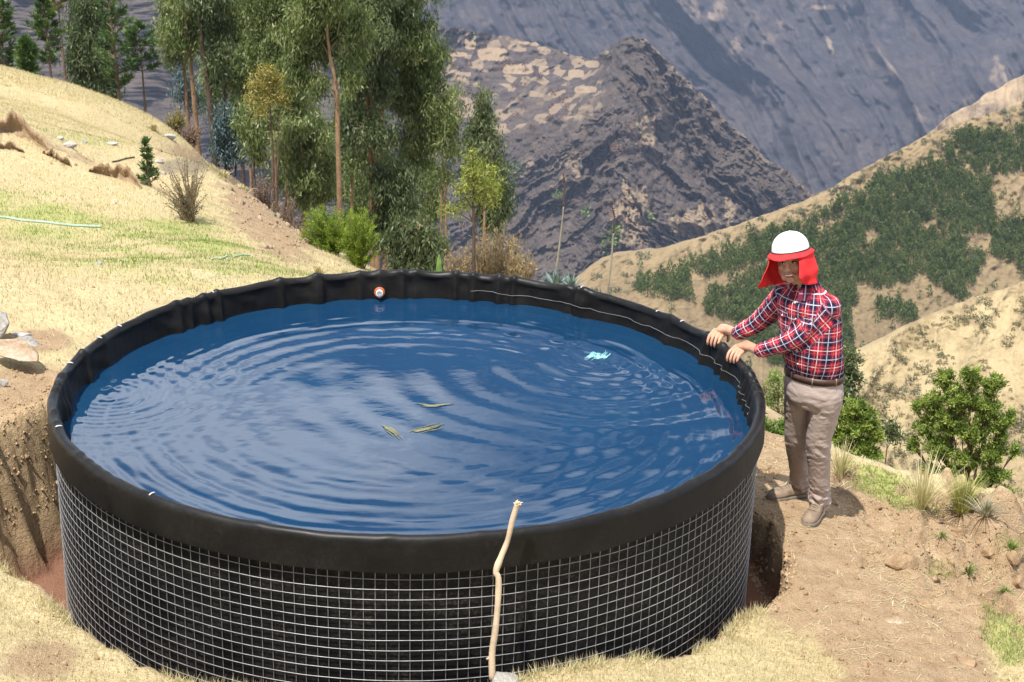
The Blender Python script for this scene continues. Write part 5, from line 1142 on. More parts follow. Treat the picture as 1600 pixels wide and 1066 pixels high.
# lawn
x, y = sample(520000, -9.5, 1.5, .6, 24, lambda x, y: (out_pit(x, y, .05) & inpic(x, y, 20))*np.clip(.95-.95*bil(SOILG, x, y)+.25*fbm(x*3, y*3, 3, 405), .0, 1)*np.clip(bil(GREENG, x, y)*.0+.62, 0, 1))
gg = bil(GREENG, x, y)+.35*fbm(x*2.2, y*2.2, 3, 407); isg = gg > .30+.35*rg.random(len(x))
blades('lawn_dry_grass', 'thin straw-coloured grass of the lawn at left', x[~isg], y[~isg], np.full((~isg).sum(), .036), .0075, .5, STRAWM, 33, .8)
blades('lawn_green_grass', 'green patches of short grass in the lawn at left', x[isg], y[isg], np.full(isg.sum(), .038), .0075, .5, GRASSM, 34, .7)
x, y = sample(150000, -14, 2, 22, 34, lambda x, y: inpic(x, y, 20)*np.clip(.8-.8*bil(SOILG, x, y)+.3*fbm(x*2, y*2, 3, 409), 0, 1))
blades('crest_dry_grass', 'dry straw grass of the field below the crest', x, y, np.full(len(x), .05), .012, .5, STRAWM, 35, .7)
x, y = sample(260000, 2.2, 6.0, -3.2, 3.5, lambda x, y: (out_pit(x, y, .05) & inpic(x, y))*np.clip((bil(GREENG, x, y)-.25)*1.6, 0, 1))
blades('weeds', 'low bright green weeds in the soil at right', x, y, np.full(len(x), .032), .0048, .55, GRASSM, 36, .8)
# chips of straw and soil crumbs lying on the bare ground
x, y = sample(26000, 1.9, 5.0, -3.2, 2.2, lambda x, y: (out_pit(x, y, .04) & inpic(x, y))*np.clip(.35+.6*fbm(x*2.5, y*2.5, 3, 411), .02, 1)*.55)
n = len(x); z = bil(GZ, x, y)+.004; a = rg.uniform(0, 6.283, n); L = rg.uniform(.008, .04, n); d = np.stack([np.cos(a), np.sin(a), rg.normal(0, .15, n)], -1)*L[:, None]; s = np.stack([-np.sin(a), np.cos(a), 0*a], -1)*.0016
C = np.stack([x, y, z], -1); V = np.stack([C-d-s, C-d+s, C+d+s, C+d-s], 1).reshape(-1, 3)
obj('straw_litter', mesh_data('straw_litter', V, np.arange(4*n).reshape(n, 4), STRAWM, {'tone': np.repeat(rg.uniform(.2, .9, n), 4)}, False), None, 'chips of straw littering the bare soil at right', 'litter', None, 'stuff')
def crumbs(name, label, cat, x, y, size, mat, seed):
    r = np.random.default_rng(seed); n = len(x); T0 = np.array([[1, 0, -.3], [-.5, .87, -.3], [-.5, -.87, -.3], [0, 0, .9], [.4, .5, .5]]); F0 = np.array([[0, 1, 4], [1, 3, 4], [3, 0, 4], [1, 2, 3], [2, 0, 3], [0, 2, 1]])
    s = size*r.lognormal(0, .5, n); a = r.uniform(0, 6.283, n); V = np.broadcast_to(T0, (n, 5, 3))*(1+r.normal(0, .25, (n, 5, 3)))*s[:, None, None]
    R = np.stack([V[..., 0]*np.cos(a)[:, None]-V[..., 1]*np.sin(a)[:, None], V[..., 0]*np.sin(a)[:, None]+V[..., 1]*np.cos(a)[:, None], V[..., 2]], -1)+np.stack([x, y, bil(GZ, x, y)], -1)[:, None]
    obj(name, mesh_data(name, R.reshape(-1, 3), (np.arange(n)[:, None, None]*5+F0[None]).reshape(-1, 3), mat, None, False), None, label, cat, None, 'stuff')
x, y = sample(60000, 1.9, 6.0, -3.2, 2.6, lambda x, y: (out_pit(x, y, .02) & inpic(x, y))*np.clip(bil(SOILG, x, y)*.25+.55*fbm(x*3, y*3, 3, 413), .02, 1)*.5); x2, y2 = sample(3000, 2.0, 6.0, -3.2, 2.6, lambda x, y: (out_pit(x, y, .05) & inpic(x, y))*np.clip(bil(SOILG, x, y)*.3+.9*fbm(x*1.6, y*1.6, 3, 417), .02, 1)*.5); crumbs('soil_lumps', 'fist-sized lumps of dry soil on the dug ground at right', 'soil', x2, y2, .015, CLOD, 46)
crumbs('soil_crumbs', 'crumbs of dry soil strewn over the dug ground at right', 'soil', x, y, .0085, CLOD, 41)
x, y = sample(30000, -3.4, -1.2, -3.0, 3.0, lambda x, y: (out_pit(x, y, .0) & inpic(x, y))*np.clip(bil(SOILG, x, y)*.6+.3*fbm(x*3, y*3, 3, 415)-.1, .0, 1)*.5); crumbs('soil_litter', 'crumbs of dry soil on the brown bank left of the tank', 'soil', x, y, .0075, CLOD, 42)
x, y = sample(16000, -6, 1.5, 6, 22, lambda x, y: inpic(x, y)*np.clip(bil(SOILG, x, y)*.9-.1, 0, 1)*.6); crumbs('rubble', 'stony rubble on the dry slope under the grove', 'rubble', x, y, .019, rock_mat('rubble_stone', (.20, .135, .085), (.31, .22, .14), (.46, .36, .26)), 43)
aa_ = rg.uniform(2.55, 3.75, 9000); re_ = np.interp((aa_+math.pi) % (2*math.pi)-math.pi, EDGE_T, EDGE_R)+rg.uniform(-.16, .10, 9000); x, y = re_*np.cos(aa_), re_*np.sin(aa_); k = np.hypot(x, y) > 2.06
crumbs('bank_crumbs', 'crumbly broken earth on the dug bank left of the tank', 'soil', x[k][:1800], y[k][:1800], .006, CLOD_L, 44)
aa_ = rg.uniform(-.75, .35, 3500); re_ = np.interp(aa_, EDGE_T, EDGE_R)+rg.uniform(-.12, .06, 3500); x, y = re_*np.cos(aa_), re_*np.sin(aa_); k = np.hypot(x, y) > 2.04
crumbs('trench_crumbs', 'crumbly earth along the trench right of the tank', 'soil', x[k][:1500], y[k][:1500], .007, CLOD_L, 45)
# tussocks, each a thing
def tussock(label, px, h_px, n, seed, mat=STRAWM, spread=.35, dist=None, w=.006, tone=.55, group='straw tussocks', droop=.35):
    r = np.random.default_rng(seed); P = on_ground(*px) if dist is None else ath(*px, dist)
    if P is None: P = ath(*px, 24)
    P[2] = gz(P[0], P[1])-.02; H = h_px*mpp(P)*1.05; root = empty('grass_tussock', P, label, 'tussock', group); VV = []; FF = []; TT = []
    for i in range(n):
        a = r.uniform(0, 6.283); ln = abs(r.normal(0, spread)); L = H*r.uniform(.45, 1.1); d = unit(np.array([math.cos(a)*ln, math.sin(a)*ln, 1.0])); o = np.array([math.cos(a), math.sin(a), 0])*r.uniform(0, .10)*H; s = np.array([-math.sin(a), math.cos(a), 0])*w*.5
        for u, k in ((0, 1), (.4, .9), (.75, .55), (1, .08)):
            c = o+d*L*u+np.array([math.cos(a)*ln, math.sin(a)*ln, -.5])*L*droop*u*u*u; VV += [c-s*k, c+s*k]; TT += [tone+((i*.618) % 1-.5)*.7]*2
        b = len(VV)-8; FF += [[b, b+1, b+3, b+2], [b+2, b+3, b+5, b+4], [b+4, b+5, b+7, b+6]]
    obj('blades', mesh_data('blades', np.array(VV), np.array(FF), mat, {'tone': np.clip(TT, 0, 1)}), root)
tussock('tall thin pale straw tussock left of the dense round one', (1440, 790), 95, 150, 801, spread=.42, w=.0055, tone=.75, droop=.15)
tussock('dense rounded yellow-green tussock in front of the largest green bush', (1502, 806), 72, 520, 802, foliage_mat('yellow_green_straw', (.16, .16, .05), (.36, .34, .12), (.56, .50, .24), .3, .7), .38, w=.005)
tussock('thin straw tussock beside the trouser leg of the man', (1312, 748), 62, 90, 803, spread=.3, tone=.7, droop=.15)
tussock('grey dry tussock at the right foot of the dense round one', (1540, 806), 40, 160, 804, foliage_mat('grey_straw', (.16, .14, .10), (.30, .27, .19), (.45, .40, .3), .2), .6)
tussock('yellow tussock left of the leafy sapling, upper one', (345, 250), 22, 160, 805, spread=.4, w=.02, tone=.5)
tussock('larger yellow tussock below the leafy sapling', (376, 266), 26, 240, 806, spread=.45, w=.02, tone=.55)
tussock('straw tussock between the two broom bushes', (540, 440), 30, 160, 807, spread=.4, w=.01, tone=.5)
tussock('straw tussock at the left foot of the larger broom bush', (497, 432), 26, 120, 808, spread=.4, w=.01, tone=.4)
tussock('dry tussock on the bank near the grey agave', (430, 330), 24, 120, 809, spread=.4, w=.016, tone=.4)
tussock('straw tussock on the crest left of the grove', (240, 204), 16, 120, 810, spread=.45, w=.025, tone=.55)
tussock('small straw tussock among the rubble of the dry slope', (476, 372), 22, 120, 811, spread=.4, w=.012, tone=.35)
tussock('green tuft of weeds in the broken soil, left one', (1512, 898), 20, 90, 812, GRASSM, .7, w=.006, tone=.4, group='green tufts in the soil')
tussock('green tuft of weeds at the right edge of the broken soil', (1580, 858), 22, 110, 813, GRASSM, .7, w=.006, tone=.4, group='green tufts in the soil')
tussock('small green tuft lower right in the broken soil', (1570, 925), 16, 70, 814, GRASSM, .8, w=.006, tone=.4, group='green tufts in the soil')
tussock('tuft of weeds near the front of the straw tussocks', (1470, 842), 14, 70, 815, GRASSM, .8, w=.006, tone=.4, group='green tufts in the soil')

# ================================================================== THE MAN AT THE TANK
def remesh(mb, voxel, it=6, fac=.5):
    """weld overlapping closed shapes into one continuous skin"""
    me = mb.data('weld', None); o = bpy.data.objects.new('weld', me); S.collection.objects.link(o)
    q = o.modifiers.new('r', 'REMESH'); q.mode = 'VOXEL'; q.voxel_size = voxel; q.adaptivity = 0
    q = o.modifiers.new('s', 'SMOOTH'); q.iterations = it; q.factor = fac
    dg = bpy.context.evaluated_depsgraph_get(); ev = o.evaluated_get(dg); m2 = bpy.data.meshes.new_from_object(ev)
    V = np.empty(len(m2.vertices)*3); m2.vertices.foreach_get('co', V); V = V.reshape(-1, 3)
    N = np.empty(len(m2.vertices)*3); m2.vertices.foreach_get('normal', N); N = N.reshape(-1, 3)
    L = np.empty(len(m2.loops), np.int32); m2.loops.foreach_get('vertex_index', L); T = np.empty(len(m2.polygons), np.int32); m2.polygons.foreach_get('loop_total', T)
    st = np.r_[0, np.cumsum(T)[:-1]]; Q = L[st[T == 4][:, None]+np.arange(4)]; R3 = L[st[T == 3][:, None]+np.arange(3)]
    bpy.data.objects.remove(o); bpy.data.meshes.remove(me); bpy.data.meshes.remove(m2)
    return V, N, [f for f in (Q, R3) if len(f)]
def ball(mb, c, r, R=None, n=12):
    u = np.linspace(0, math.pi, n); v = np.arange(2*n)*math.pi/n; U, W = np.meshgrid(u, v, indexing='ij')
    P = np.stack([np.sin(U)*np.cos(W), np.sin(U)*np.sin(W), np.cos(U)], -1).reshape(-1, 3)*np.broadcast_to(np.asarray(r, float), (3,))
    if R is not None: P = P@np.asarray(R).T
    mb.add(P+np.asarray(c), grid_faces(n, 2*n, True)[:, ::-1])
def limb(mb, P, R, seg=18, n=24):
    C = curve_pts(P, n); rr = np.interp(np.linspace(0, len(P)-1, n), np.arange(len(P)), R); V, F, c = tube(C, rr, seg); k = mb.n; mb.add(V, F); mb.F3.append(c+k); ball(mb, C[0], R[0]*.99); ball(mb, C[-1], R[-1]*.99); return C, rr
def loft(mb, rings, seg=40, close=True):
    """rings: (centre, axis1*r1, axis2*r2)"""
    q = np.arange(seg)*2*math.pi/seg; V = np.concatenate([np.asarray(c)+np.cos(q)[:, None]*np.asarray(a)+np.sin(q)[:, None]*np.asarray(b) for c, a, b in rings])
    F = grid_faces(len(rings), seg, True); k = mb.n; n = len(V); cs = np.array([rings[0][0], rings[-1][0]]); mb.add(np.concatenate([V, cs]), F)
    if close:
        j = np.arange(seg); l = (j+1) % seg; L = (len(rings)-1)*seg; mb.F3.append(np.concatenate([np.stack([l, j, np.full(seg, n)], -1), np.stack([L+j, L+l, np.full(seg, n+1)], -1)])+k)
MO = np.array([2.33, .10, -1.0]); MO[2] = gz(2.33, .10)
man = empty('person', MO, 'man in white hard hat, red neck flap and plaid shirt gripping the tank rim', 'person')
FWD = unit(np.array([-.72, -.69, 0])); LFT = np.array([-FWD[1], FWD[0], 0]); UPV = np.array([0, 0, 1.0])
px = lambda x, y, d: aty(x, y, d)
hands = {}
# joints
ce = px(1261, 456, .12); shL = ce+LFT*.150+np.array([0, 0, -.062]); shR = ce-LFT*.150+np.array([0, 0, -.062])
wrL = px(1186, 549, .155); elL = px(1246, 527, .03); wrR = px(1152, 521, .47); elR = px(1188, 501, .40)
pel = px(1272, 598, .13); hiL = pel+LFT*.085+np.array([0, 0, -.05]); hiR = pel-LFT*.085+np.array([0, 0, -.05])
anL = atz(1281, 782, MO[2]+.08); anR = atz(1252, 752, MO[2]+.09)
knL = px(1279, 692, (hiL[1]+anL[1])/2-.03); knR = px(1245, 690, (hiR[1]+anR[1])/2-.03)
SKIN = NT('skin', .5, .4); SKIN.set('Base Color', SKIN.ramp(SKIN.noise(14, 4), (.3, (.42, .215, .135)), (.7, (.52, .285, .19)))); SKIN.set('Subsurface Weight', .12); SKIN.set('Subsurface Radius', (.01, .004, .002)); SKIN = SKIN.m
# head frame
HY = math.radians(26); hF = np.array([-math.sin(HY), -math.cos(HY), .07]); hF = unit(hF); hL = unit(np.cross(UPV, hF)); hU = np.cross(hF, hL); rl = math.radians(12)
hL, hU = hL*math.cos(rl)+hU*math.sin(rl), hU*math.cos(rl)-hL*math.sin(rl)
eye_mid = px(1231, 410.5, .03); HC_ = eye_mid-hF*.088; HR = np.stack([hF, hL, hU], 1)
H = lambda f, l, u: HC_+hF*f+hL*l+hU*u
b = MB()
ball(b, H(-.005, 0, .03), (.096, .076, .105), HR, 18); ball(b, H(.022, 0, -.05), (.066, .060, .066), HR, 16); ball(b, H(.066, 0, -.102), (.026, .028, .020), HR)
for s in (-1, 1):
    ball(b, H(.052, s*.040, -.034), (.034, .028, .026), HR); limb(b, [H(.080, s*.012, .020), H(.076, s*.040, .022)], [.011, .009], 8, 5); ball(b, H(.102, s*.0125, -.043), (.011, .0085, .008), HR, 8)
    ball(b, H(.075, s*.022, -.072), (.020, .012, .008), HR, 8); limb(b, [H(.02, s*.058, -.06), H(.055, s*.036, -.090)], [.02, .02], 10, 5); ball(b, H(-.012, s*.079, -.01), (.018, .008, .03), HR, 8)
limb(b, [H(.090, 0, .008), H(.100, 0, -.016), H(.111, 0, -.038)], [.0085, .0095, .0125], 10, 8)
ball(b, H(.086, 0, -.060), (.014, .024, .008), HR, 8); ball(b, H(.086, 0, -.090), (.013, .022, .008), HR, 8)
nk = ce+np.array([0, 0, .03])+FWD*.015
limb(b, [H(-.03, 0, -.06), (H(-.03, 0, -.06)+nk)/2, nk, ce-np.array([0, 0, .06])], [.058, .056, .060, .075], 16, 12)
A = lambda c, a, d: (c, LFT*a, -FWD*d)
loft(b, [A(ce-np.array([0, 0, .02]), .13, .075), A(px(1264, 500, .12), .17, .10), A(px(1268, 545, .12), .165, .115), A(pel, .155, .11), A(pel-np.array([0, 0, .1]), .14, .10)], 24)
limb(b, [shL, elL, wrL], [.05, .042, .029]); limb(b, [shR, elR, wrR], [.05, .042, .029])
limb(b, [hiL, knL, anL-np.array([0, 0, .02])], [.085, .055, .042]); limb(b, [hiR, knR, anR-np.array([0, 0, .02])], [.085, .055, .042])
def hand(wr, th, side):
    """fingers laid over the rolled rim, bent down on the inside, thumb outside; side=+1: thumb toward +tangent"""
    n = np.array([-math.cos(th), -math.sin(th), 0]); t = np.array([-math.sin(th), math.cos(th), 0])*side; ph = math.radians(34); pv = np.array([math.cos(th), math.sin(th), 0])*2.02; T0 = np.array([-math.sin(th), math.cos(th), 0]); n2 = n*math.cos(ph)-T0*math.sin(ph); t2 = (T0*math.cos(ph)+n*math.sin(ph))*side; g = lambda r, z, k: pv-n2*(r-2.02)+t2*k+np.array([0, 0, z])
    kz = .034
    limb(b, [wr, g(2.072, .046, 0), g(2.034, kz+.004, 0)], [.029, .030, .022], 12, 8)
    for k, kk in enumerate((.0365, .0122, -.0122, -.0360)):
        limb(b, [wr*.45+g(2.06, .045, kk*.6)*.55, g(2.035, kz+.002, kk*.9), g(2.012, kz-.004, kk)], [.019, .0165, .0145], 10, 6)
        ln = (1.0, 1.06, 1.0, .85)[k]
        limb(b, [g(2.016, kz-.002, kk), g(1.985, kz-.006, kk*1.01), g(1.956, .014, kk*1.02), g(1.942, -.012*ln, kk*1.01), g(1.944, -.032*ln, kk)], [.0118, .0110, .0100, .0090, .0076], 10, 16)
    limb(b, [wr*.6+g(2.06, .042, .02)*.4, g(2.055, .032, .042), g(2.046, .006, .054), g(2.042, -.018, .052)], [.019, .0155, .0125, .0095], 10, 12)
pL, pR = atz(1160, 553, .0), atz(1136, 526, .0)
hand(wrL, math.atan2(pL[1], pL[0]), 1); hand(wrR, math.atan2(pR[1], pR[0]), -1)
V, N, F = remesh(b, .0030, 2, .4)
obj('body', mesh_data('body', V-MO, F, SKIN), man)
# face details
EYEW = simple('eye_white', (.62, .58, .54), .3, .05); EYED = simple('dark_iris', (.02, .012, .008), .15, .1, spec=.6); HAIR = simple('black_hair', (.012, .010, .009), .5, .2, 60); LIP = simple('lips', (.30, .105, .085), .45, .1); TEETH = simple('teeth', (.78, .75, .68), .25, .05)
def bit(name, f, par=man):
    q = MB(); f(q); return obj(name, q.data(name, None, True, MO), par)
def mat_(o, m): o.data.materials.append(m); return o
for s in (-1, 1):
    e = mat_(bit('eye', lambda q: ball(q, H(.079, s*.032, -.003), (.0075, .0125, .0058), HR, 8)), EYEW); mat_(bit('iris', lambda q: ball(q, H(.0835, s*.031-.002, -.003), (.0045, .0058, .0056), HR, 8), e), EYED)
    mat_(bit('eyelid', lambda q: add_tube(q, curve_pts([H(.079, s*.018, -.004), H(.0875, s*.030, .0045), H(.078, s*.046, -.002)], 8), [.0016, .0024, .0028, .003, .003, .0028, .0024, .0016], 6)), HAIR)
    mat_(bit('eyebrow', lambda q: add_tube(q, curve_pts([H(.088, s*.014, .018), H(.089, s*.030, .026), H(.074, s*.050, .020)], 8), [.003, .0045, .005, .005, .0045, .004, .003, .002], 6)), HAIR)
mat_(bit('teeth', lambda q: ball(q, H(.0875, 0, -.0725), (.0120, .0248, .0070), HR, 10)), TEETH)
mat_(bit('lip', lambda q: add_tube(q, curve_pts([H(.084, .030, -.064), H(.0965, .012, -.0665), H(.0985, 0, -.0675), H(.0965, -.012, -.0665), H(.084, -.030, -.064)], 12), np.interp(np.linspace(0, 1, 12), [0, .5, 1], [.002, .0042, .002]), 8)), LIP)
mat_(bit('lip', lambda q: add_tube(q, curve_pts([H(.083, .030, -.066), H(.093, .016, -.0795), H(.097, 0, -.0835), H(.093, -.016, -.0795), H(.083, -.030, -.066)], 12), np.interp(np.linspace(0, 1, 12), [0, .5, 1], [.002, .0052, .002]), 8)), LIP)
mat_(bit('hair', lambda q: ball(q, H(-.014, 0, .038), (.093, .080, .088), HR, 14)), HAIR)
# hard hat
HAT = simple('white_hat_shell', (.82, .82, .80), .28, .03, spec=.5); REDC = NT('red_cloth', .75, .15); REDC.set('Base Color', REDC.ramp(REDC.noise(25), (.3, (.56, .022, .026)), (.7, (.68, .034, .036)))); REDC.bump(REDC.noise(900), .12, .001); REDC = REDC.m; BLK = simple('black_band', (.02, .02, .022), .5, .2)
hb_ = .060; q = np.arange(56)*2*math.pi/56
def hring(rf, rl_, u, f0=-.004): return np.stack([H(f0+rf*.95*math.cos(a), rl_*.95*math.sin(a), u) for a in q])
u = np.linspace(0, math.pi/2-.02, 16); Vh = np.concatenate([hring(.132*math.cos(a)**.9, .112*math.cos(a)**.9, hb_+.103*math.sin(a)) for a in u])
hat = obj('hard_hat', mesh_data('hard_hat', np.concatenate([Vh, [H(-.004, 0, hb_+.103)]])-MO, [grid_faces(16, 56, True), np.stack([15*56+np.arange(56), 15*56+(np.arange(56)+1) % 56, np.full(56, 16*56)], -1)], HAT), man)
rg_ = [np.stack([H(-.004+f, 0, v) for f, v in ((0, 0),)])]
rid = MB(); add_tube(rid, [H(-.004+.122*math.cos(a), 0, hb_+.102*math.sin(a)-.001) for a in np.linspace(.35, 2.8, 26)], .005, 8); obj('hat_ridge', rid.data('hat_ridge', HAT, True, MO), hat)
bd = MB(); C = hring(.1345, .1145, hb_-.002); C = np.concatenate([C, C[:1]]); add_tube(bd, C, .0042, 6); obj('hat_band', bd.data('hat_band', BLK, True, MO), hat)
# red sun shade: brim all round, then the hanging neck flap left open at the face
def shade_r(a, v):
    f = .127+v*(.022+.034*max(0, math.cos(a))**1.5); l = .108+v*.026; u_ = hb_-.004-v*(.018+.006*max(0, math.cos(a)))
    return H(-.004+f*math.cos(a), l*math.sin(a), u_+.003*math.sin(5*a)*v)
G = np.array([[shade_r(a, v) for a in np.arange(72)*2*math.pi/72] for v in np.linspace(0, 1, 7)])
G2 = G-hU*.0035; sh = np.concatenate([G.reshape(-1, 3), G2[::-1].reshape(-1, 3)])
obj('sun_brim', mesh_data('sun_brim', np.concatenate([sh, G[0]])-MO, grid_faces(15, 72, True), REDC), man)
na_, nv_ = 90, 26
def flap_pt(s, v):
    a = math.radians(35+(306-35)*s)           # 42 deg = front-left edge, 180 = back, 306 = front-right edge
    edge = min(s, 1-s); ef = max(0, 1-edge/.16); right = s > .5
    f = .140+.016*math.sin(v*2.2)-.030*v*(1-ef); l = .122+.014*math.sin(v*2.4)
    p = np.array([-.004+f*math.cos(a), l*math.sin(a), hb_-.016-v*.178])
    if not right:      # left side of his face: hangs close over the cheek and curls forward to the chin
        p += ef*np.array([.042*v**1.4+.006*math.sin(math.pi*v), -.026*v*v+.004*math.sin(math.pi*v), -.012*v])
    else:              # the far side blows outward
        p += ef*np.array([.050*v**1.2, -.075*v*v-.004, -.030*v])+max(0, 1-edge/.35)*np.array([.0, -.022*v*v, 0])
    w = .0085*math.sin(s*31+v*3.0)*v+.006*math.sin(s*53-v*6)*v*v+.006*math.sin(v*11+s*9)*v
    p += np.array([math.cos(a), math.sin(a), 0])*w
    p[2] += .018*math.cos(s*6.283*2)*v*v-.010*ef*v
    if v > .999: p[2] -= 0
    return H(*p)
G = np.array([[flap_pt(s, v) for s in np.linspace(0, 1, na_)] for v in np.linspace(0, 1, nv_)])
# rounded lower corners
for j in range(na_):
    s = j/(na_-1); e = min(s, 1-s); k = 1-.36*max(0, 1-e/.10)**2
    col = G[:, j].copy(); tt = np.linspace(0, 1, nv_); G[:, j] = np.stack([np.interp(tt*k, tt, col[:, i]) for i in range(3)], -1)
nrm = np.cross(np.gradient(G, axis=1), np.gradient(G, axis=0)); nrm = unit(nrm)
V = np.concatenate([(G+nrm*.0012).reshape(-1, 3), (G-nrm*.0012).reshape(-1, 3)]); f1 = grid_faces(nv_, na_); k = nv_*na_
rimi = np.concatenate([np.arange(na_), np.arange(1, nv_)*na_+na_-1, (nv_-1)*na_+np.arange(na_-2, -1, -1), np.arange(nv_-2, 0, -1)*na_]); r2 = np.roll(rimi, -1)
obj('neck_flap', mesh_data('neck_flap', V-MO, np.concatenate([f1, f1[:, ::-1]+k, np.stack([rimi, rimi+k, r2+k, r2], -1)]), REDC), man)
hem = MB(); E_ = np.concatenate([G[:, 0], G[-1, 1:], G[-2::-1, -1]]); add_tube(hem, E_, .0022, 5); obj('flap_hem', hem.data('flap_hem', REDC, True, MO), man)

# plaid shirt
PL = NT('plaid_cotton', .85, .12)
sx_ = PL.node('ShaderNodeSeparateXYZ', {0: PL.attr('plaid').outputs['Vector']})
def band(sock, stops):
    fr = PL.math('FRACT', sock); n = PL.node('ShaderNodeValToRGB', {'Fac': fr}); n.color_ramp.interpolation = 'CONSTANT'; e = n.color_ramp.elements
    while len(e) < len(stops): e.new(.5)
    for q_, (p, c) in zip(e, stops): q_.position = p; q_.color = (c, c, c, 1)
    return n.outputs[0]
nst = ((0, 1), (.42, 0)); wst = ((0, 0), (.19, .8), (.235, 0), (.52, .35), (.54, 0), (.69, 1), (.735, 0), (.88, .35), (.90, 0))
bu, bv = band(sx_.outputs[0], nst), band(sx_.outputs[1], nst); wu, wv = band(sx_.outputs[0], wst), band(sx_.outputs[1], wst)
mid = PL.math('MULTIPLY', PL.math('ADD', bu, bv), .5)
c = PL.ramp(mid, (0, (.37, .014, .022)), (.5, (.115, .014, .040)), (1, (.010, .014, .045)))
c = PL.mix(PL.math('MULTIPLY', PL.math('MAXIMUM', wu, wv), .62), c, (.72, .72, .76))
PL.set('Base Color', c); PL.bump(PL.noise(700, 2), .08, .001); PL = PL.m
s_ = MB(); dn = np.array([0, 0, -1.0])
TR = [A(ce+np.array([0, 0, .045])+FWD*.012, .072, .068), A(ce+np.array([0, 0, .022])+FWD*.006, .115, .086), A(ce-np.array([0, 0, .010]), .165, .100), A(ce-np.array([0, 0, .055]), .196, .124), A(px(1264.5, 492, .12), .204, .136), A(px(1266, 518, .12), .200, .146), A(px(1268.5, 545, .12), .196, .150), A(px(1271, 566, .125), .190, .144), A(px(1272, 578, .13), .178, .134), A(px(1272, 584, .13), .165, .122)]
TR2 = []
zz = np.array([c_[0][2] for c_ in TR]); nn_ = 26; zi = np.linspace(0, len(TR)-1, nn_)
for z_ in zi:
    i = min(int(z_), len(TR)-2); f_ = z_-i; TR2.append(tuple(np.asarray(TR[i][k])*(1-f_)+np.asarray(TR[i+1][k])*f_ for k in range(3)))
loft(s_, TR2, 48)
armL, rL = limb(s_, [shL, elL, wrL+(elL-wrL)*.07], [.078, .062, .045], 20, 40); armR, rR = limb(s_, [shR, elR, wrR+(elR-wrR)*.07], [.078, .062, .045], 20, 40)
V, N, F = remesh(s_, .0052, 4, .5)
tc = (np.asarray(TR2[3][0])+np.asarray(TR2[-3][0]))/2
pl = np.zeros((len(V), 3)); rel = V-tc; an = np.arctan2(rel@LFT, rel@FWD); per = .108
pl[:, 0] = an/(2*math.pi)*11+.2; pl[:, 1] = V[:, 2]/per; where = np.zeros(len(V), int)
fold = .0042*fbm(an*3.2+V[:, 2]*9, V[:, 2]*17-an*1.5, 3, 501)+.0022*fbm(an*9, V[:, 2]*46, 3, 503)
for w_, (C, rr_, sh_) in enumerate(((armL, rL, shL), (armR, rR, shR))):
    dd = np.linalg.norm(V[:, None]-C[None, 1:], axis=2); j = dd.argmin(1)+1; ratio = dd.min(1)/rr_[j]; ax = unit(C[-1]-C[0]); al = (V-C[0])@ax
    m_ = (ratio < 1.32) & ((V-sh_)@(LFT if w_ == 0 else -LFT) > -.004-.18*np.clip(al, 0, 1)) & (al > -.01)
    if w_ == 0: m_ |= (ratio < 1.35) & (al > .16)
    else: m_ |= (ratio < 1.35) & (al > .14)
    e1 = unit(np.cross(ax, UPV)); e2 = np.cross(e1, ax); r_ = V-C[j]; a2 = np.arctan2(r_@e1, r_@e2)
    pl[m_, 0] = (a2/(2*math.pi)*4+.1)[m_]; pl[m_, 1] = (al/per+.3)[m_]; where[m_] = w_+1
    fm = .0050*fbm(al*34+a2*.8, a2*1.6+al*5, 3, 505+w_)+.0020*fbm(al*70, a2*3, 2, 507); fold[m_] = fm[m_]
V = V+N*fold[:, None]
obj('plaid_shirt', mesh_data('plaid_shirt', V-MO, F, PL, {'plaid': pl}), man)
def cuff(C, rr_, name):
    ax = unit(C[-1]-C[-4]); e1 = unit(np.cross(ax, UPV)); e2 = np.cross(e1, ax); q_ = np.arange(29)*2*math.pi/28; rows = []
    for d, r_ in ((-.045, .0445), (-.02, .0435), (.008, .042), (.010, .039), (-.02, .038)): rows.append(C[-1]+ax*d+np.cos(q_)[:, None]*e1*r_+np.sin(q_)[:, None]*e2*r_)
    G = np.array(rows); at_ = np.zeros((5, 29, 3)); at_[..., 0] = (q_/(2*math.pi)*5)[None]; at_[..., 1] = np.array([.44, .55, .70, .75, .9])[:, None]
    obj(name, mesh_data(name, G.reshape(-1, 3)-MO, grid_faces(5, 29), PL, {'plaid': at_.reshape(-1, 3)}), man)
cuff(armL, rL, 'cuff'); cuff(armR, rR, 'cuff')
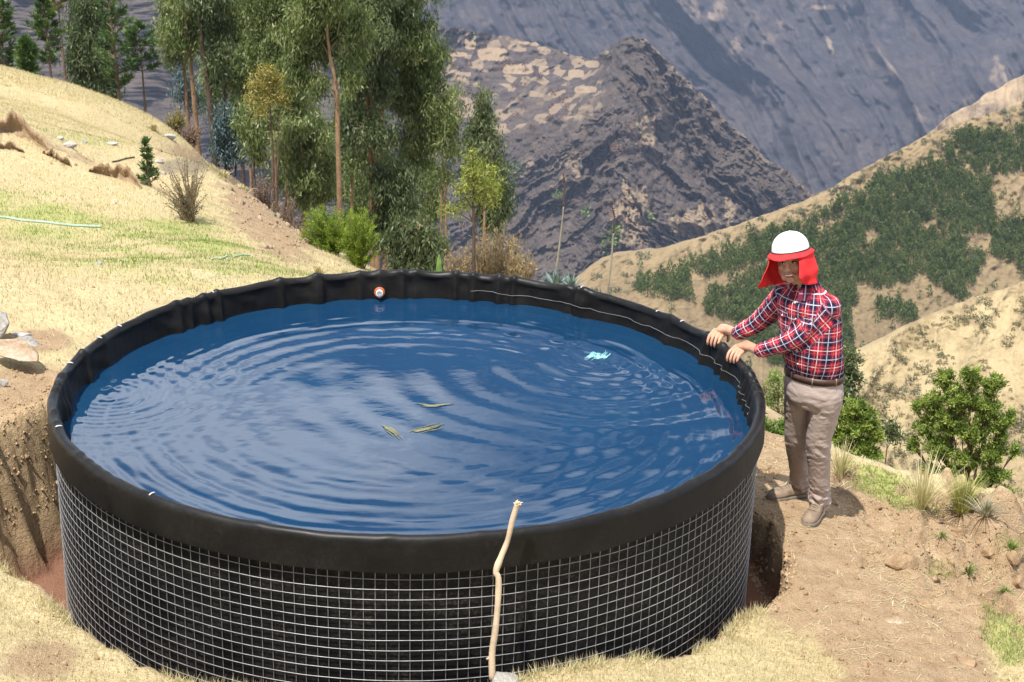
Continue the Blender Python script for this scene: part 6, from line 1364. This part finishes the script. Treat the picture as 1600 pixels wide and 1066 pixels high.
# collar, placket buttons, pocket flaps
def surf(off_l, z, out=.006):
    """point on the front of the shirt at a sideways offset and height"""
    i = np.argmin([abs(c_[0][2]-z) for c_ in TR2]); c_, a_, d_ = TR2[i]; ra, rd_ = np.linalg.norm(a_), np.linalg.norm(d_); k = np.clip(off_l/ra, -.98, .98)
    return np.array([c_[0], c_[1], z])+LFT*off_l+FWD*(rd_*math.sqrt(1-k*k)+out)
for sgn in (-1, 1):
    rows = []
    for t_ in np.linspace(0, 1, 10):
        a = math.radians(10+t_*150)*sgn; d = FWD*math.cos(a)+LFT*math.sin(a); c0 = ce+np.array([0, 0, .058])+FWD*.014+d*.060; tipz = .050*(1-t_)+.030; rows.append([c0, c0+d*.010+np.array([0, 0, .010]), c0+d*.024+np.array([0, 0, -.014]), c0+d*(.030+.03*(1-t_))+np.array([0, 0, -tipz])])
    G = np.array(rows); at_ = np.zeros(G.shape); at_[..., 0] = np.linspace(0, 1.6, 10)[:, None]; at_[..., 1] = np.array([.24, .3, .45, .66])[None]
    obj('collar', mesh_data('collar', G.reshape(-1, 3)-MO, grid_faces(10, 4), PL, {'plaid': at_.reshape(-1, 3)}), man)
    zc = ce[2]-.105; G = np.array([[surf(sgn*(.055+.085*i/6), zc-(.0 if j == 0 else .018 if j == 1 else .042-.014*abs(i-3)/3), .010 if j else .007) for j in range(3)] for i in range(7)]); at_ = np.zeros(G.shape); at_[..., 0] = np.linspace(.2, 1.2, 7)[:, None]; at_[..., 1] = np.array([.1, .3, .6])[None]
    obj('pocket_flap', mesh_data('pocket_flap', G.reshape(-1, 3)-MO, grid_faces(7, 3), PL, {'plaid': at_.reshape(-1, 3)}), man)
    BTN = bpy.data.materials.get('pearl_button') or simple('pearl_button', (.62, .58, .48), .25, .1)
    mat_(bit('button', lambda q: ball(q, surf(sgn*.0975, zc-.032, .014), .0055, None, 6)), BTN)
for z_ in np.linspace(ce[2]-.04, pel[2]+.07, 6): mat_(bit('button', lambda q: ball(q, surf(.0, z_, .006), .0055, None, 6)), BTN)
# trousers
TRM = NT('taupe_twill', .9, .1); TRM.set('Base Color', TRM.ramp(TRM.noise(5, 6, .6), (.3, (.33, .265, .235)), (.7, (.41, .335, .30)))); TRM.bump(TRM.noise(500, 2), .1, .001); TRM = TRM.m
tb_ = MB(); wst_ = px(1272, 581, .13)
loft(tb_, [A(wst_+np.array([0, 0, .012]), .172, .128), A(wst_-np.array([0, 0, .03]), .180, .138), A(pel-np.array([0, 0, .03]), .186, .146), A(pel-np.array([0, 0, .09]), .178, .138), A(pel-np.array([0, 0, .14]), .14, .11)], 44)
lgL, _ = limb(tb_, [hiL-LFT*-.004, (hiL+knL)/2, knL, (knL+anL)/2, anL-np.array([0, 0, .012])], [.106, .091, .074, .067, .064], 22, 40); lgR, _ = limb(tb_, [hiR, (hiR+knR)/2, knR, (knR+anR)/2, anR-np.array([0, 0, .010])], [.104, .089, .072, .066, .063], 22, 40)
V, N, F = remesh(tb_, .0056, 4, .5)
fold = np.zeros(len(V))
for C in (lgL, lgR):
    dd = np.linalg.norm(V[:, None]-C[None], axis=2); j = dd.argmin(1); tt = j/39; near = np.exp(-(dd.min(1)/.14)**4); a = np.arctan2((V-C[j])@LFT, (V-C[j])@FWD); z_ = V[:, 2]
    amp = .0028+.0085*smooth(.78, .97, tt)+.0045*np.exp(-((tt-.52)/.10)**2)+.004*np.exp(-((tt-.10)/.09)**2)
    fold = np.where(near > .2, amp*(fbm(z_*26+a*.9, a*1.4+z_*3, 3, 511)+.5*np.sin(z_*120+2.2*np.sin(a+1)+a)*smooth(.8, .95, tt)+.55*fbm(z_*52-a, a*2, 2, 513)), fold)
V = V+N*fold[:, None]
obj('trousers', mesh_data('trousers', V-MO, F, TRM), man)
BELT = simple('brown_belt', (.055, .030, .020), .45, .3, 20); BUCK = simple('belt_loop', (.26, .20, .175), .9, .1)
def band_loft(name, c0, a, d, z0, z1, mat, t_=.004):
    q_ = np.arange(64)*2*math.pi/64; R0 = [(a, d, z0), (a+t_, d+t_, z0), (a+t_, d+t_, z1), (a, d, z1)]
    G = np.concatenate([c0+np.array([0, 0, z])+np.cos(q_)[:, None]*LFT*aa_2+np.sin(q_)[:, None]*-FWD*dd_2 for aa_2, dd_2, z in R0]); return obj(name, mesh_data(name, G-MO, grid_faces(4, 64, True), mat), man)
band_loft('belt', wst_, .1825, .1395, -.028, .012, BELT, .005)
for a in (-75, -28, 30, 78, 130, 180):
    d = FWD*math.cos(math.radians(a))+LFT*math.sin(math.radians(a)); r_ = 1/math.sqrt((math.cos(math.radians(a))/.138)**2+(math.sin(math.radians(a))/.181)**2)
    mat_(bit('belt_loop', lambda q: add_tube(q, [wst_+d*(r_+.003)+np.array([0, 0, z]) for z in (.014, 0, -.032)], .0055, 6)), BUCK)
# boots
BOOT = simple('dusty_suede', (.20, .15, .11), .95, .3, 22, .1, .3, 300, .002); SOLE = simple('boot_sole', (.15, .125, .10), .9, .3, 30); LACE = simple('boot_lace', (.24, .19, .14), .9, .2)
def boot(heel, toe, an):
    f = unit((toe-heel)*np.array([1, 1, 0])); s = np.array([-f[1], f[0], 0]); Ln = .285; z0 = max(gz(*(heel+f*.14)[:2]), gz(*heel[:2]), gz(*(heel+f*.24)[:2]))-.004; o = np.array([heel[0], heel[1], z0])
    st = np.array([(-.002, .018, .075), (.010, .030, .105), (.035, .037, .118), (.075, .040, .118), (.110, .041, .106), (.145, .0435, .086), (.180, .0475, .076), (.215, .049, .072), (.245, .0465, .066), (.268, .037, .055), (.282, .020, .040), (.286, .006, .032)])
    q_ = np.linspace(0, 2*math.pi, 25)[:-1]; rows = []
    for x_, w_, h_ in st:
        cq, sq = np.cos(q_), np.sin(q_); yy = w_*np.sign(cq)*np.abs(cq)**.75; z_ = .022+(h_-.022)*np.where(sq > 0, np.abs(sq)**.8, 0); rows.append(o+f*x_+s*yy[:, None]+UPV*z_[:, None])
    V = np.concatenate(rows); r = obj('boot', mesh_data('boot', V-MO, grid_faces(len(st), 24, True), BOOT), man)
    sh = MB(); loft(sh, [(o+f*.060+UPV*.06, f*.058, s*.042), (o+f*.056+UPV*.105, f*.053, s*.043), (an*.4+(o+f*.055+UPV*.14)*.6, f*.05, s*.045), (an*.7+(o+f*.05+UPV*.16)*.3, f*.048, s*.046)], 20); obj('shaft', sh.data('shaft', BOOT, True, MO), r)
    ol = [(x_, w_+.005) for x_, w_, h_ in st]; ol[0] = (-.006, .022); ol[-1] = (.292, .012); P2 = [(x_, w_) for x_, w_ in ol]+[(x_, -w_) for x_, w_ in ol[::-1]]
    n = len(P2); Vb = np.concatenate([np.array([o+f*x_+s*y_+UPV*z_ for x_, y_ in P2]) for z_ in (-.012, .010, .025)]); cen = np.array([o+f*.14+UPV*.025, o+f*.14-UPV*.012]); j = np.arange(n); l = (j+1) % n
    obj('sole', mesh_data('sole', np.concatenate([Vb, cen])-MO, [grid_faces(3, n, True), np.concatenate([np.stack([2*n+j, 2*n+l, np.full(n, 3*n)], -1), np.stack([l, j, np.full(n, 3*n+1)], -1)])], SOLE, None, False), r)
    lm_ = MB()
    for i in range(5):
        x_ = .088+.017*i; h_ = np.interp(x_, st[:, 0], st[:, 2]); add_tube(lm_, curve_pts([o+f*x_+s*-.022+UPV*(h_-.006), o+f*(x_+.006)+UPV*(h_+.004), o+f*(x_+.010)+s*.022+UPV*(h_-.006)], 7), .0028, 5)
    obj('laces', lm_.data('laces', LACE, True, MO), r)
    tc_ = MB(); add_tube(tc_, curve_pts([o+f*.165+s*.047+UPV*.030, o+f*.190+s*.030+UPV*.070, o+f*.196+UPV*.080, o+f*.190-s*.030+UPV*.070, o+f*.165-s*.047+UPV*.030], 14), .0022, 5); obj('toe_seam', tc_.data('toe_seam', LACE, True, MO), r)
zt = MO[2]
hl, tl = atz(1287, 778, zt), atz(1263, 806, zt); boot(anL*np.array([1, 1, 0])-unit((tl-hl)*np.array([1, 1, 0]))*.055+np.array([0, 0, zt]), anL*np.array([1, 1, 0])+unit((tl-hl)*np.array([1, 1, 0]))*.2, anL)
hr, tr = atz(1262, 764, zt), atz(1204, 772, zt); boot(anR*np.array([1, 1, 0])-unit((tr-hr)*np.array([1, 1, 0]))*.055+np.array([0, 0, zt]), anR*np.array([1, 1, 0])+unit((tr-hr)*np.array([1, 1, 0]))*.2, anR)
